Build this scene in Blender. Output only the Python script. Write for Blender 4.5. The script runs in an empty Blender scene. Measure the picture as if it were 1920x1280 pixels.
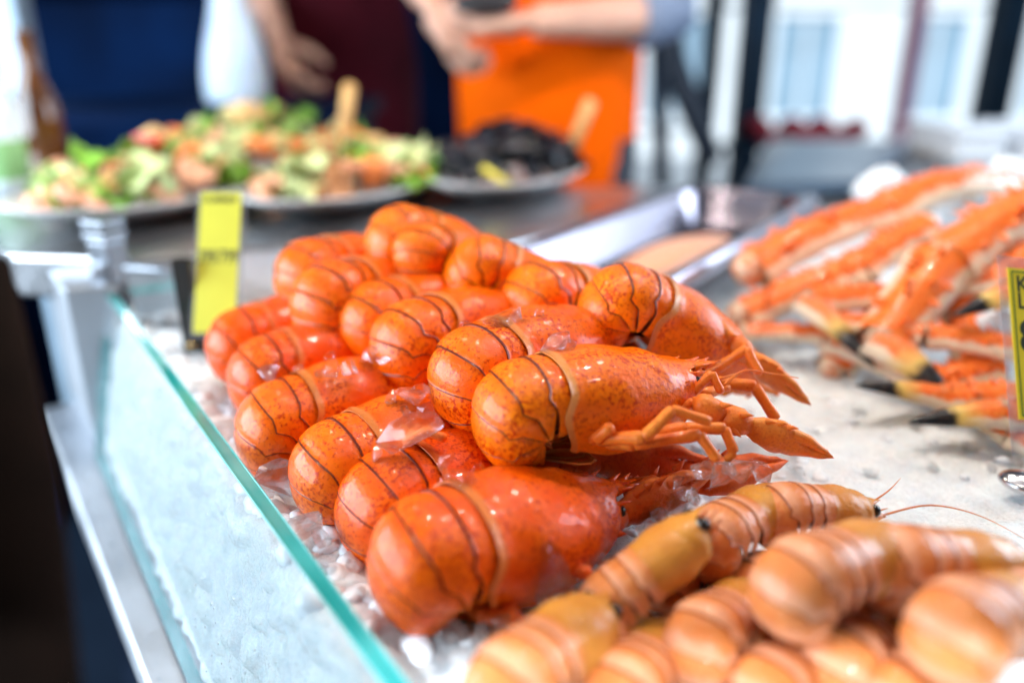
import bpy, bmesh, math, random
from mathutils import Vector, Matrix, noise
R_ = math.radians
random.seed(7)
SC = bpy.context.scene
COL = SC.collection

# ------------------------------------------------------------------ camera
CAM_H, PITCH, FPX = 0.25, R_(20.5), 1500.0
cam_d = bpy.data.cameras.new('camera')
cam = bpy.data.objects.new('camera', cam_d); COL.objects.link(cam)
cam.location = (0, 0, CAM_H)
cam.rotation_euler = (math.pi/2 - PITCH, 0, 0)
cam_d.sensor_width = 36.0
cam_d.lens = FPX/1920*36
cam_d.clip_start = 0.01; cam_d.clip_end = 200
cam_d.dof.use_dof = True
cam_d.dof.focus_distance = 0.455
cam_d.dof.aperture_fstop = 1.7
SC.camera = cam
FW = Vector((0, math.cos(PITCH), -math.sin(PITCH))); UPV = Vector((0, math.sin(PITCH), math.cos(PITCH)))
def at_d(px, py, d):
    return Vector((0, 0, CAM_H)) + d*(FW + Vector((1, 0, 0))*((px-960)/FPX) + UPV*((640-py)/FPX))
def at_z(px, py, z):
    r = FW + Vector((1, 0, 0))*((px-960)/FPX) + UPV*((640-py)/FPX)
    return Vector((0, 0, CAM_H)) + r*((z-CAM_H)/r.z)

# ------------------------------------------------------------------ daylight from the open sides of the market
W = bpy.data.worlds.new('World'); SC.world = W; W.use_nodes = True
bg = W.node_tree.nodes['Background']
bg.inputs['Color'].default_value = (0.66, 0.82, 1.0, 1); bg.inputs['Strength'].default_value = 0.08

def area(name, loc, to, sx, sy, power, col):
    l = bpy.data.lights.new(name, 'AREA'); l.shape = 'RECTANGLE'; l.size = sx; l.size_y = sy; l.energy = power; l.color = col
    o = bpy.data.objects.new(name, l); COL.objects.link(o); o.location = loc
    o.rotation_euler = (Vector(to)-Vector(loc)).to_track_quat('-Z', 'Y').to_euler(); return o
# daylight falling in from the open customer side (left)
area('daylight_opening', (-1.50, 0.42, 0.40), (-0.25, 0.70, -0.03), 1.7, 0.8, 54.0, (0.74, 0.88, 1.0))
area('street_opening', (1.75, 1.25, 0.55), (0.35, 0.75, 0.0), 0.9, 0.8, 27.0, (0.68, 0.84, 1.0))
# sun on the street front across the way (the roof keeps it off the stall)
sun_l = bpy.data.lights.new('street_sun', 'SUN'); sun_l.energy = 5.0; sun_l.angle = R_(0.5); sun_l.color = (0.82, 0.93, 1.0)
sun = bpy.data.objects.new('street_sun', sun_l); COL.objects.link(sun)
sun.rotation_euler = Vector((0.12, 0.72, -0.68)).to_track_quat('-Z', 'Y').to_euler()
# warm lamps hung over the counter
def lamp(name, loc, power, radius, col):
    l = bpy.data.lights.new(name, 'POINT'); l.energy = power; l.shadow_soft_size = radius; l.color = col
    o = bpy.data.objects.new(name, l); COL.objects.link(o); o.location = loc
    return o
WARM = (1.0, 0.90, 0.78)
for x, y, w in ((-0.30, 0.18, 2.6), (0.02, 0.26, 2.4), (0.34, 0.34, 2.2), (-0.20, 0.72, 9.0), (0.16, 0.82, 10.0), (0.54, 0.92, 9.0)):
    lamp('counter_lamp', (x, y, 0.92), w, 0.016, WARM)
lamp('vendor_lamp', (0.25, 0.95, 0.85), 5.0, 0.05, WARM)
lamp('platter_lamp', (-0.45, 1.0, 0.80), 3.5, 0.05, (1.0, 0.85, 0.65))

SC.view_settings.view_transform = 'Standard'; SC.view_settings.look = 'None'
SC.view_settings.exposure = 0.24; SC.view_settings.gamma = 1.0
SC.cycles.use_denoising = True
SC.cycles.max_bounces = 10; SC.cycles.transmission_bounces = 8; SC.cycles.transparent_max_bounces = 12
SC.cycles.caustics_reflective = False; SC.cycles.caustics_refractive = False
SC.cycles.sample_clamp_indirect = 4.0

# ------------------------------------------------------------------ material helpers
def new_mat(name):
    m = bpy.data.materials.new(name); m.use_nodes = True
    nt = m.node_tree; b = nt.nodes['Principled BSDF']
    return m, nt, b
def nd(nt, t, **kw):
    n = nt.nodes.new(t)
    for k, v in kw.items():
        if k.startswith('i_'):
            key = k[2:]; key = int(key) if key.isdigit() else key.replace('_', ' ')
            n.inputs[key].default_value = v
        else: setattr(n, k, v)
    return n
def ln(nt, a, b): nt.links.new(a, b)
def mixc(nt, fac, a, b, blend='MIX'):
    n = nt.nodes.new('ShaderNodeMix'); n.data_type = 'RGBA'; n.blend_type = blend
    for sock, v in ((n.inputs[0], fac), (n.inputs[6], a), (n.inputs[7], b)):
        if hasattr(v, 'links'): ln(nt, v, sock)
        else: sock.default_value = v
    return n.outputs[2]
def ramp(nt, fac, *stops):
    n = nt.nodes.new('ShaderNodeValToRGB'); e = n.color_ramp.elements
    while len(e) < len(stops): e.new(0.5)
    for k, (p, c) in enumerate(stops):
        e[k].position = p; e[k].color = c if len(c) == 4 else (*c, 1)
    if fac is not None: ln(nt, fac, n.inputs[0])
    return n.outputs[0]
def math_(nt, op, a, b=0.0):
    n = nt.nodes.new('ShaderNodeMath'); n.operation = op
    for sock, v in ((n.inputs[0], a), (n.inputs[1], b)):
        if hasattr(v, 'links'): ln(nt, v, sock)
        else: sock.default_value = v
    return n.outputs[0]
def obj_noise(nt, scale, detail=3.0, rough=0.5, coord='Object'):
    tc = nt.nodes.new('ShaderNodeTexCoord')
    n = nd(nt, 'ShaderNodeTexNoise', i_Scale=scale, i_Detail=detail, i_Roughness=rough)
    ln(nt, tc.outputs[coord], n.inputs['Vector']); return n.outputs['Fac']
def bump(nt, b, h, strength, dist):
    n = nd(nt, 'ShaderNodeBump', i_Strength=strength, i_Distance=dist)
    ln(nt, h, n.inputs['Height']); ln(nt, n.outputs[0], b.inputs['Normal'])
MATS = {}
def plain(name, col, rough=0.5, metal=0.0, nscale=40, var=0.15, bmp=0.1, bdist=0.001, **kw):
    if name in MATS: return MATS[name]
    m, nt, b = new_mat(name)
    f = obj_noise(nt, nscale, 4)
    lo = tuple(max(0, c*(1-var)) for c in col); hi = tuple(min(1, c*(1+var)) for c in col)
    ln(nt, ramp(nt, f, (0.3, lo), (0.7, hi)), b.inputs['Base Color'])
    b.inputs['Roughness'].default_value = rough; b.inputs['Metallic'].default_value = metal
    if bmp: bump(nt, b, f, bmp, bdist)
    for k, v in kw.items(): b.inputs[k.replace('_', ' ')].default_value = v
    MATS[name] = m; return m

# ---- shells of lobsters, langoustines, crabs
def shell_mat(name, c_lo, c_hi, c_spot, spot_amt, edge, bands=None, rim=None, rough=0.17, sss=0.03, pits=0.75):
    m, nt, b = new_mat(name)
    tc = nd(nt, 'ShaderNodeTexCoord'); oi = nd(nt, 'ShaderNodeObjectInfo')
    off = nd(nt, 'ShaderNodeVectorMath', operation='ADD')
    rv = nd(nt, 'ShaderNodeCombineXYZ')
    r10 = math_(nt, 'MULTIPLY', oi.outputs['Random'], 3.7)
    ln(nt, r10, rv.inputs[0]); ln(nt, r10, rv.inputs[2])
    ln(nt, tc.outputs['Object'], off.inputs[0]); ln(nt, rv.outputs[0], off.inputs[1])
    def nz(s, d, r=0.55):
        n = nd(nt, 'ShaderNodeTexNoise', i_Scale=s, i_Detail=d, i_Roughness=r); ln(nt, off.outputs[0], n.inputs['Vector']); return n.outputs['Fac']
    big = nz(45, 3); mid = nz(420, 4, 0.6); fine = nz(1100, 3)
    base = ramp(nt, big, (0.3, c_lo), (0.7, c_hi))
    spots = ramp(nt, math_(nt, 'ADD', mid, math_(nt, 'MULTIPLY', math_(nt, 'SUBTRACT', big, 0.5), 0.5)), (0.50, (0, 0, 0)), (0.66, (1, 1, 1)))
    base = mixc(nt, math_(nt, 'MULTIPLY', spots, spot_amt), base, (*c_spot, 1))
    # small dark pores
    vo = nd(nt, 'ShaderNodeTexVoronoi', i_Scale=520.0); ln(nt, off.outputs[0], vo.inputs['Vector'])
    pore = ramp(nt, vo.outputs['Distance'], (0.0, (1, 1, 1)), (0.16, (0, 0, 0)))
    pmask = ramp(nt, big, (0.5, (0, 0, 0)), (0.62, (1, 1, 1)))
    base = mixc(nt, math_(nt, 'MULTIPLY', math_(nt, 'MULTIPLY', pore, pmask), 0.55), base, (0.16, 0.03, 0.01, 1))
    uv = nd(nt, 'ShaderNodeUVMap'); uv.uv_map = 'UVMap'
    sp = nd(nt, 'ShaderNodeSeparateXYZ'); ln(nt, uv.outputs[0], sp.inputs[0])
    u, v = sp.outputs[0], sp.outputs[1]
    # pale sides
    av = math_(nt, 'ABSOLUTE', math_(nt, 'SUBTRACT', v, 0.5))
    side = ramp(nt, av, (0.30, (0, 0, 0)), (0.46, (1, 1, 1)))
    base = mixc(nt, math_(nt, 'MULTIPLY', side, 0.45), base, (min(1, c_hi[0]*1.02), c_hi[1]*1.5, c_hi[2]*2.4, 1))
    if bands:
        uu = math_(nt, 'ADD', u, math_(nt, 'MULTIPLY', math_(nt, 'SUBTRACT', mid, 0.5), 0.35))
        bf = ramp(nt, uu, (0.0, (0.2, 0.2, 0.2)), (0.22, (0, 0, 0)), (0.55, (0.1, 0.1, 0.1)), (0.78, (1, 1, 1)), (1.0, (0.75, 0.75, 0.75)))
        base = mixc(nt, math_(nt, 'MULTIPLY', bf, 0.5), base, (*bands, 1))
    if rim:
        base = mixc(nt, ramp(nt, math_(nt, 'ADD', u, math_(nt, 'MULTIPLY', math_(nt, 'SUBTRACT', mid, 0.5), 0.012)), (0.030, (0.85,)*3), (0.050, (0, 0, 0))), base, (*rim, 1))
    if edge:
        wob = math_(nt, 'ADD', u, math_(nt, 'MULTIPLY', math_(nt, 'SUBTRACT', mid, 0.5), 0.03))
        e = ramp(nt, wob, (0.945, (0, 0, 0)), (0.962, (1, 1, 1)))
        e2 = math_(nt, 'MULTIPLY', e, 0.85)
        base = mixc(nt, e2, base, (*edge, 1))
    base = mixc(nt, 1.0, base, oi.outputs['Color'], 'MULTIPLY')
    ln(nt, base, b.inputs['Base Color'])
    ln(nt, ramp(nt, mid, (0.3, (rough*0.75,)*3), (0.75, (rough*1.5,)*3)), b.inputs['Roughness'])
    b.inputs['Subsurface Weight'].default_value = sss
    b.inputs['Subsurface Radius'].default_value = (1.0, 0.35, 0.12); b.inputs['Subsurface Scale'].default_value = 0.004
    b.inputs['Coat Weight'].default_value = 0.30; b.inputs['Coat Roughness'].default_value = 0.045; b.inputs['Coat IOR'].default_value = 1.35; b.inputs['Specular IOR Level'].default_value = 0.17
    hh = math_(nt, 'ADD', math_(nt, 'MULTIPLY', fine, 0.35), math_(nt, 'ADD', math_(nt, 'MULTIPLY', mid, 0.5), math_(nt, 'MULTIPLY', big, 2.6)))
    bump(nt, b, hh, pits, 0.0012)
    return m
M_LOB = shell_mat('lobster_shell', (0.85, 0.098, 0.001), (0.95, 0.215, 0.004), (0.52, 0.020, 0.001), 0.92, (0.045, 0.010, 0.012))
M_CARA = shell_mat('lobster_carapace', (0.84, 0.092, 0.001), (0.94, 0.195, 0.004), (0.50, 0.018, 0.001), 0.92, None, rim=(0.70, 0.26, 0.07))
M_LIMB = shell_mat('lobster_limb', (0.80, 0.13, 0.012), (0.88, 0.26, 0.04), (0.55, 0.05, 0.01), 0.4, None, rough=0.3)
M_RIM = plain('lobster_rim', (0.78, 0.33, 0.12), 0.35, nscale=200)
M_MEAT = plain('joint_membrane', (0.13, 0.03, 0.02), 0.35, nscale=200)
M_UNDER = plain('lobster_underside', (0.62, 0.22, 0.06), 0.4, nscale=150)
M_EYE = plain('black_eye', (0.012, 0.008, 0.006), 0.08, var=0.3, bmp=0)
M_LANG = shell_mat('langoustine_shell', (0.62, 0.165, 0.036), (0.72, 0.27, 0.085), (0.58, 0.10, 0.02), 0.6, (0.30, 0.07, 0.02), bands=(0.80, 0.44, 0.30), rough=0.2, sss=0.08)
M_LANGC = shell_mat('langoustine_carapace', (0.56, 0.19, 0.03), (0.66, 0.29, 0.05), (0.46, 0.16, 0.02), 0.5, None, rough=0.22, sss=0.08)

# ------------------------------------------------------------------ mesh helpers
def mesh_from(name, verts, faces, mats=None, smooth=True, uvs=None, midx=None):
    me = bpy.data.meshes.new(name); me.from_pydata([tuple(v) for v in verts], [], faces)
    if smooth: me.polygons.foreach_set('use_smooth', [True]*len(me.polygons))
    if uvs is not None:
        l = me.uv_layers.new(name='UVMap')
        for lp in me.loops: l.data[lp.index].uv = uvs[lp.vertex_index]
    for m in (mats or []): me.materials.append(m)
    if midx: me.polygons.foreach_set('material_index', midx)
    me.update(); return me
class MB:
    """collects shapes into one mesh"""
    def __init__(s): s.v, s.f, s.uv, s.mi = [], [], [], []
    def add(s, v, f, uv=None, mi=0):
        o = len(s.v); s.v += [Vector(p) for p in v]; s.f += [tuple(i+o for i in q) for q in f]
        s.uv += (uv or [(0.3, 0.5)]*len(v)); s.mi += [mi]*len(f); return s
    def grid(s, P, thick=0.0, mi=0, uv=None, close=False):
        nu, nv = len(P), len(P[0]); V = [p for r in P for p in r]; U = uv or [(i/(nu-1), j/(nv-1)) for i in range(nu) for j in range(nv)]
        F = []
        nvv = nv if close else nv-1
        for i in range(nu-1):
            for j in range(nvv):
                k = (j+1) % nv; F.append((i*nv+j, i*nv+k, (i+1)*nv+k, (i+1)*nv+j))
        if thick:
            N = []
            for i in range(nu):
                for j in range(nv):
                    a = P[min(i+1, nu-1)][j]-P[max(i-1, 0)][j]; b = P[i][min(j+1, nv-1)]-P[i][max(j-1, 0)]
                    n = a.cross(b); N.append(n.normalized() if n.length > 1e-12 else Vector((0, 0, 0)))
            sgn = thick; n0 = len(V)
            V2 = [V[k]-N[k]*sgn for k in range(n0)]
            F2 = [tuple(reversed([q+n0 for q in f])) for f in F]
            rim = [(0, j) for j in range(nv)] + [(i, nv-1) for i in range(1, nu)] + [(nu-1, j) for j in range(nv-2, -1, -1)] + [(i, 0) for i in range(nu-2, 0, -1)]
            ids = [i*nv+j for i, j in rim]
            F3 = [(ids[k], ids[k]+n0, ids[(k+1) % len(ids)]+n0, ids[(k+1) % len(ids)]) for k in range(len(ids))]
            F3 = [tuple(reversed(f)) for f in F3]
            V = V+V2; U = list(U)+list(U); F = F+F2+F3
        return s.add(V, F, U, mi)
    def tube(s, pts, rad, n=8, mi=0, flat=None, caps=True):
        pts = [Vector(p) for p in pts]; m = len(pts)
        rad = list(rad) if hasattr(rad, '__len__') else [rad]*m
        rings = []; up = None
        for i in range(m):
            t = (pts[min(i+1, m-1)]-pts[max(i-1, 0)]).normalized()
            if up is None:
                up = Vector((0, 0, 1)) if abs(t.z) < 0.9 else Vector((1, 0, 0))
            bb = t.cross(up)
            if bb.length < 1e-6: bb = t.orthogonal()
            bb.normalize(); up = bb.cross(t).normalized()
            ka, kb = (flat if flat else (1, 1))
            rings.append([pts[i]+(bb*math.cos(2*math.pi*j/n)*ka+up*math.sin(2*math.pi*j/n)*kb)*rad[i] for j in range(n)])
        V = [p for r in rings for p in r]; F = []
        U = [(i/max(1, m-1)*0.9, 0.5+0.28*math.cos(2*math.pi*j/n)) for i in range(m) for j in range(n)]
        for i in range(m-1):
            for j in range(n): F.append((i*n+j, i*n+(j+1) % n, (i+1)*n+(j+1) % n, (i+1)*n+j))
        if caps:
            for idx, e, sg in ((0, 0, -1), (m-1, m-1, 1)):
                t = (pts[min(e+1, m-1)]-pts[max(e-1, 0)]).normalized()*sg
                V.append(pts[e]+t*rad[e]*0.45); U.append((0.3, 0.5)); k = len(V)-1
                for j in range(n):
                    f = (idx*n+j, idx*n+(j+1) % n, k); F.append(f if sg > 0 else tuple(reversed(f)))
        return s.add(V, [tuple(reversed(f)) for f in F], U, mi)
    def ball(s, c, r, n=10, mi=0):
        c = Vector(c); r = Vector(r) if hasattr(r, '__len__') else Vector((r, r, r)); V = []; F = []
        h = n//2
        V.append(c+Vector((0, 0, r.z)))
        for i in range(1, h):
            for j in range(n):
                a, b = math.pi*i/h, 2*math.pi*j/n
                V.append(c+Vector((r.x*math.sin(a)*math.cos(b), r.y*math.sin(a)*math.sin(b), r.z*math.cos(a))))
        V.append(c-Vector((0, 0, r.z))); L = len(V)-1
        for j in range(n):
            F.append((0, 1+j, 1+(j+1) % n)); F.append((L, L-n+(j+1) % n, L-n+j))
        for i in range(h-2):
            for j in range(n): F.append((1+i*n+j, 1+(i+1)*n+j, 1+(i+1)*n+(j+1) % n, 1+i*n+(j+1) % n))
        return s.add(V, F, None, mi)
    def box(s, lo, hi, mi=0, mat=None):
        V = [Vector((x, y, z)) for x in (lo[0], hi[0]) for y in (lo[1], hi[1]) for z in (lo[2], hi[2])]
        if mat is not None: V = [mat @ v for v in V]
        return s.add(V, [(0, 1, 3, 2), (4, 6, 7, 5), (0, 4, 5, 1), (2, 3, 7, 6), (0, 2, 6, 4), (1, 5, 7, 3)], None, mi)
    def prism(s, poly, z0, z1, mi=0):
        """polygon (list of xy, counter-clockwise) extruded"""
        n = len(poly); V = [Vector((p[0], p[1], z0)) for p in poly]+[Vector((p[0], p[1], z1)) for p in poly]
        F = [tuple(range(n-1, -1, -1)), tuple(range(n, 2*n))]+[(k, (k+1) % n, n+(k+1) % n, n+k) for k in range(n)]
        return s.add(V, F, None, mi)
    def mesh(s, name, mats, smooth=True): return mesh_from(name, s.v, s.f, mats if isinstance(mats, (list, tuple)) else [mats], smooth, s.uv, s.mi)
def link(name, me, parent=None, mat=None):
    o = bpy.data.objects.new(name, me); COL.objects.link(o)
    if parent is not None: o.parent = parent
    if mat is not None: o.matrix_local = mat
    return o
def tag(o, label=None, cat=None, group=None, kind=None):
    if label: o['label'] = label
    if cat: o['category'] = cat
    if group: o['group'] = group
    if kind: o['kind'] = kind
    return o
def empty(name, mat=None):
    o = bpy.data.objects.new(name, None); COL.objects.link(o); o.empty_display_size = 0.02
    if mat is not None: o.matrix_world = mat
    return o
def bevel(o, w=0.002, seg=2):
    m = o.modifiers.new('edge_rounding', 'BEVEL'); m.width = w; m.segments = seg; m.limit_method = 'ANGLE'; m.angle_limit = R_(35); return o
def sm(x, a, b):
    t = max(0.0, min(1.0, (x-a)/(b-a))); return t*t*(3-2*t)
def lerp_tab(x, tab):
    if x <= tab[0][0]: return tab[0][1]
    for (x0, y0), (x1, y1) in zip(tab, tab[1:]):
        if x <= x1:
            t = (x-x0)/(x1-x0); t = t*t*(3-2*t); return y0+(y1-y0)*t
    return tab[-1][1]

# ------------------------------------------------------------------ crustacean builder
class Axis:
    def __init__(s, k0, k1, R, total):
        s.ds = 0.0004; s.P = []; p = Vector((0.03, 0, 0)); ang = 0.0; x = -0.03; s.x0 = x
        while x < total+0.03:
            s.P.append((p.copy(), ang)); kap = sm(x, k0, k1)/R
            ang += kap*s.ds; p = p+Vector((-math.cos(ang), 0, -math.sin(ang)))*s.ds; x += s.ds
    def __call__(s, x):
        i = max(0, min(len(s.P)-1, int(round((x-s.x0)/s.ds)))); p, a = s.P[i]
        return p, Vector((-math.sin(a), 0, math.cos(a))), Vector((-math.cos(a), 0, -math.sin(a)))
def abdomen(par):
    """six overlapping tergites with hanging side lobes, dark membrane inside, tail fan"""
    ax = Axis(par['k0'], par['k1'], par['R'], par['b'][-1])
    out = []; b = par['b']; PH = R_(par.get('phi', 114)); nU, nV = 9, 27
    for i in range(6):
        P = []
        for iu in range(nU):
            u = iu/(nU-1); row = []
            for jv in range(nV):
                v = -1+2*jv/(nV-1); al = v*PH; aa = abs(math.degrees(al))
                lob = sm(aa, 66, 112)
                uu = u
                lo_, hi_ = lob*0.20, 1-lob*0.12
                s0 = b[i]-0.0009*(1-lob); s1 = b[i+1]
                kink = par['kink']*(sm(aa, 48, 60)-1.4*sm(aa, 60, 78))
                ss = s0+(s1-s0)*(lo_+(hi_-lo_)*uu)+kink
                A, N, T = ax(ss)
                w = lerp_tab(ss, par['W']); h = lerp_tab(ss, par['H'])
                off = par['step']*(-1.0+1.55*u)+par['step']*0.7*math.sin(math.pi*u)-par['step']*0.12*sm(u, 0.9, 1.0)-par['step']*0.8*(1-sm(u, 0.0, 0.14))
                ca, sa = math.cos(al), math.sin(al)
                sgn = 1 if sa >= 0 else -1
                fx = sgn*abs(sa)**0.92; fz = (abs(ca)**0.95)*(1 if ca >= 0 else -par.get('drop', 1.25))
                row.append(A+N*(h+off)*fz+Vector((0, 1, 0))*(w+off)*fx)
            P.append(row)
        mb = MB(); mb.grid(P, par['thick'])
        out.append(('tail_segment', mb.mesh('tail_segment', par['mat'])))
    # inner membrane
    mb = MB(); P = []
    for iu in range(22):
        ss = -0.006+(b[-1]+0.004)*iu/21; A, N, T = ax(ss); w = lerp_tab(ss, par['W'])-par['thick']*1.7; h = lerp_tab(ss, par['H'])-par['thick']*1.7
        P.append([A+N*h*(math.cos(a) if math.cos(a) > 0 else 0.85*math.cos(a))+Vector((0, 1, 0))*w*math.sin(a)*(1 if math.cos(a) > -0.2 else 0.9) for a in [2*math.pi*j/20 for j in range(20)]])
    mb.grid(P, close=True)
    A, N, T = ax(b[-1]-0.004); mb.ball(A, (0.4*par['W'][-1][1],)*3)
    out.append(('tail_membrane', mb.mesh('tail_membrane', M_MEAT)))
    # tail fan: five blades folded forward under the body
    A, N, T = ax(b[-1]-0.002); w = par['W'][-1][1]; Lf = par['fan']
    for k, (yo, sp, lo, z) in enumerate(((0, 0, 1.0, 0), (0.45, 9, .95, -.0012), (-0.45, -9, .95, -.0012), (0.8, 22, .9, -.0024), (-0.8, -22, .9, -.0024))):
        P = []
        for iu in range(8):
            u = iu/7; row = []
            ww = w*0.36*(0.55+0.75*sm(u, 0, 0.6))*(1-0.55*sm(u, 0.8, 1.0))
            for jv in range(7):
                v = -1+jv/3
                p = A+T*(u*Lf*lo*(1-0.12*v*v*u))+Vector((0, 1, 0))*(w*yo*0.72+math.sin(R_(sp))*u*Lf+ww*v)+N*(z+0.0022*(1-v*v)+lerp_tab(b[-1], par['H'])*0.35*(1-u))
                row.append(p)
            P.append(row)
        m2 = MB(); m2.grid(P, par['thick']*0.8)
        out.append(('tail_fan_blade', m2.mesh('tail_fan_blade', par['limb'])))
    return out
def carapace(par):
    L, ro = par['CL'], par['ro']; PH = R_(128); nU, nV = 27, 37; P = []
    for iu in range(nU):
        u = iu/(nU-1); row = []
        for jv in range(nV):
            v = -1+2*jv/(nV-1); al = v*PH; aa = abs(math.degrees(al))
            xe = L+ro*math.exp(-(aa/9.0)**2)-0.10*L*math.exp(-((aa-32)/13.0)**2)-0.16*L*sm(aa, 60, 125)
            x0 = 0.0-0.05*L*sm(aa, 55, 90)+0.10*L*sm(aa, 85, 128)+(0.0 if True else 0)
            x = x0+(xe-x0)*u; q = x/L
            w = lerp_tab(q, par['CW']); h = lerp_tab(q, par['CH'])
            gr = par['groove']*math.exp(-((q-(0.56+0.16*sm(aa, 20, 90)))/0.022)**2)*(1-sm(aa, 95, 110))
            rim = par['rimh']*math.exp(-((u-0.03)/0.028)**2)
            w2 = w-gr+rim; h2 = h-gr+rim
            if q > 1.0:
                k = sm(q, 1.0, 1+ro/L); w2 *= (1-0.9*k); h2 *= (1-0.02*k)
            ca, sa = math.cos(al), math.sin(al); sg = 1 if sa >= 0 else -1
            fz = (abs(ca)**0.92) if ca >= 0 else -abs(ca)*par['cdrop']
            row.append(Vector((x, w2*sg*abs(sa)**0.9, h2*fz)))
        P.append(row)
    # orient the grid so that normals point outwards
    P = [list(reversed(r)) for r in P]
    mb = MB(); mb.grid(P, par['thick'])
    # spines on the beak and behind the eyes
    H1 = lerp_tab(0.97, par['CH']); k = 1.0
    if par['spines']:
        for sg in (-1, 1):
            for (x, y, z, l) in ((L*1.03, .0042*k, H1*.98, .006), (L*1.11, .0030*k, H1*.98, .005), (L*0.93, .0115*k, H1*.86, .007), (L*.80, .0175*k, H1*.70, .005)):
                mb.tube([(x-.004, sg*y*0.9, z-.001), (x, sg*y, z), (x+l, sg*(y+.0016), z+.0022)], [.0026*k, .0017*k, .0002], 7)
    return mb.mesh('carapace', par['cmat'])
def claw_mesh(length, mat):
    """palm with the fixed finger, and the movable finger; points along +x, flat in z"""
    a = MB(); n = 18; rows = []
    for i in range(n+1):
        t = i/n; x = t*length
        w = lerp_tab(t, ((0, .105), (.12, .16), (.34, .205), (.52, .150), (.8, .078), (.97, .03), (1, .006)))*length
        h = lerp_tab(t, ((0, .085), (.25, .120), (.5, .085), (.8, .045), (1, .006)))*length
        yc = -lerp_tab(t, ((0, 0), (.42, .0), (.62, .052), (.85, .040), (1, .012)))*length
        if t > .5: w *= 0.62+0.38*(1-sm(t, .5, .62))
        bend = -0.04*length*t*t
        rows.append([Vector((x, yc+w*math.cos(2*math.pi*j/16)*(1), h*math.sin(2*math.pi*j/16)+bend)) for j in range(16)])
    a.grid([list(r) for r in rows], close=True)
    for t, s in ((.16, 1), (.28, 1), (.40, .9)):
        w = lerp_tab(t, ((0, .105), (.12, .16), (.34, .205), (.52, .150)))*length
        a.tube([(t*length-.002, w*.86, .003), (t*length+.001, w*1.0, .004), (t*length+.005, w*1.13, .006)], [.0032*s, .002*s, .0003], 7)
    d = MB(); rows = []
    for i in range(13):
        t = i/12; x = length*(.46+.52*t); w = lerp_tab(t, ((0, .075), (.3, .064), (.75, .036), (1, .005)))*length; h = lerp_tab(t, ((0, .075), (.4, .06), (.8, .036), (1, .005)))*length
        yc = lerp_tab(t, ((0, .085), (.35, .085), (.8, .03), (1, .0)))*length
        tt = x/length
        rows.append([Vector((x, yc+w*math.cos(2*math.pi*j/14), h*math.sin(2*math.pi*j/14)-0.04*length*tt*tt)) for j in range(14)])
    d.grid(rows, close=True); d.ball((length*.46, .085*length, -.008*length), .066*length)
    for t in range(6):
        x = length*(.6+.055*t); d.ball((x, length*(.028-.004*t), -.04*length*(x/length)**2+.02*length*(1-t/7)), (.0016, .0014, .0014), 6)
    return a.mesh('claw', mat), d.mesh('claw_finger', mat)
LOB = dict(k0=-0.002, k1=0.018, R=0.0130, b=[-.004, .0085, .0178, .0262, .0342, .0420, .0505], phi=112, kink=.0016, step=.0008, thick=.0010,
           W=((0, .0285), (.016, .0290), (.034, .0255), (.0505, .0195)), H=((0, .0205), (.016, .0210), (.034, .0182), (.0505, .0135)), fan=.034, mat=M_LOB, limb=M_LIMB,
           CL=.092, ro=.021, CW=((0, .0305), (.35, .0335), (.62, .0300), (.85, .0220), (1.0, .0140), (1.25, .012)), CH=((0, .0220), (.3, .0262), (.6, .0240), (.85, .0185), (1.0, .0158), (1.25, .0165)),
           groove=.0011, rimh=.0013, cdrop=1.45, spines=True, cmat=M_CARA)
LAN = dict(k0=0.014, k1=0.028, R=0.0078, b=[-.003, .0080, .0170, .0255, .0325, .0380, .0440], phi=112, kink=.0012, step=.0005, thick=.0006,
           W=((0, .0150), (.020, .0162), (.035, .0157), (.044, .0132)), H=((0, .0125), (.020, .0130), (.035, .0124), (.044, .0090)), fan=.020, mat=M_LANG, limb=M_LANG,
           CL=.034, ro=.007, CW=((0, .0150), (.4, .0160), (.7, .0140), (1.0, .0085), (1.3, .006)), CH=((0, .0125), (.35, .0136), (.7, .0118), (1.0, .0085), (1.3, .0085)),
           groove=.0005, rimh=.0005, cdrop=1.0, spines=False, cmat=M_LANGC)
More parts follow.
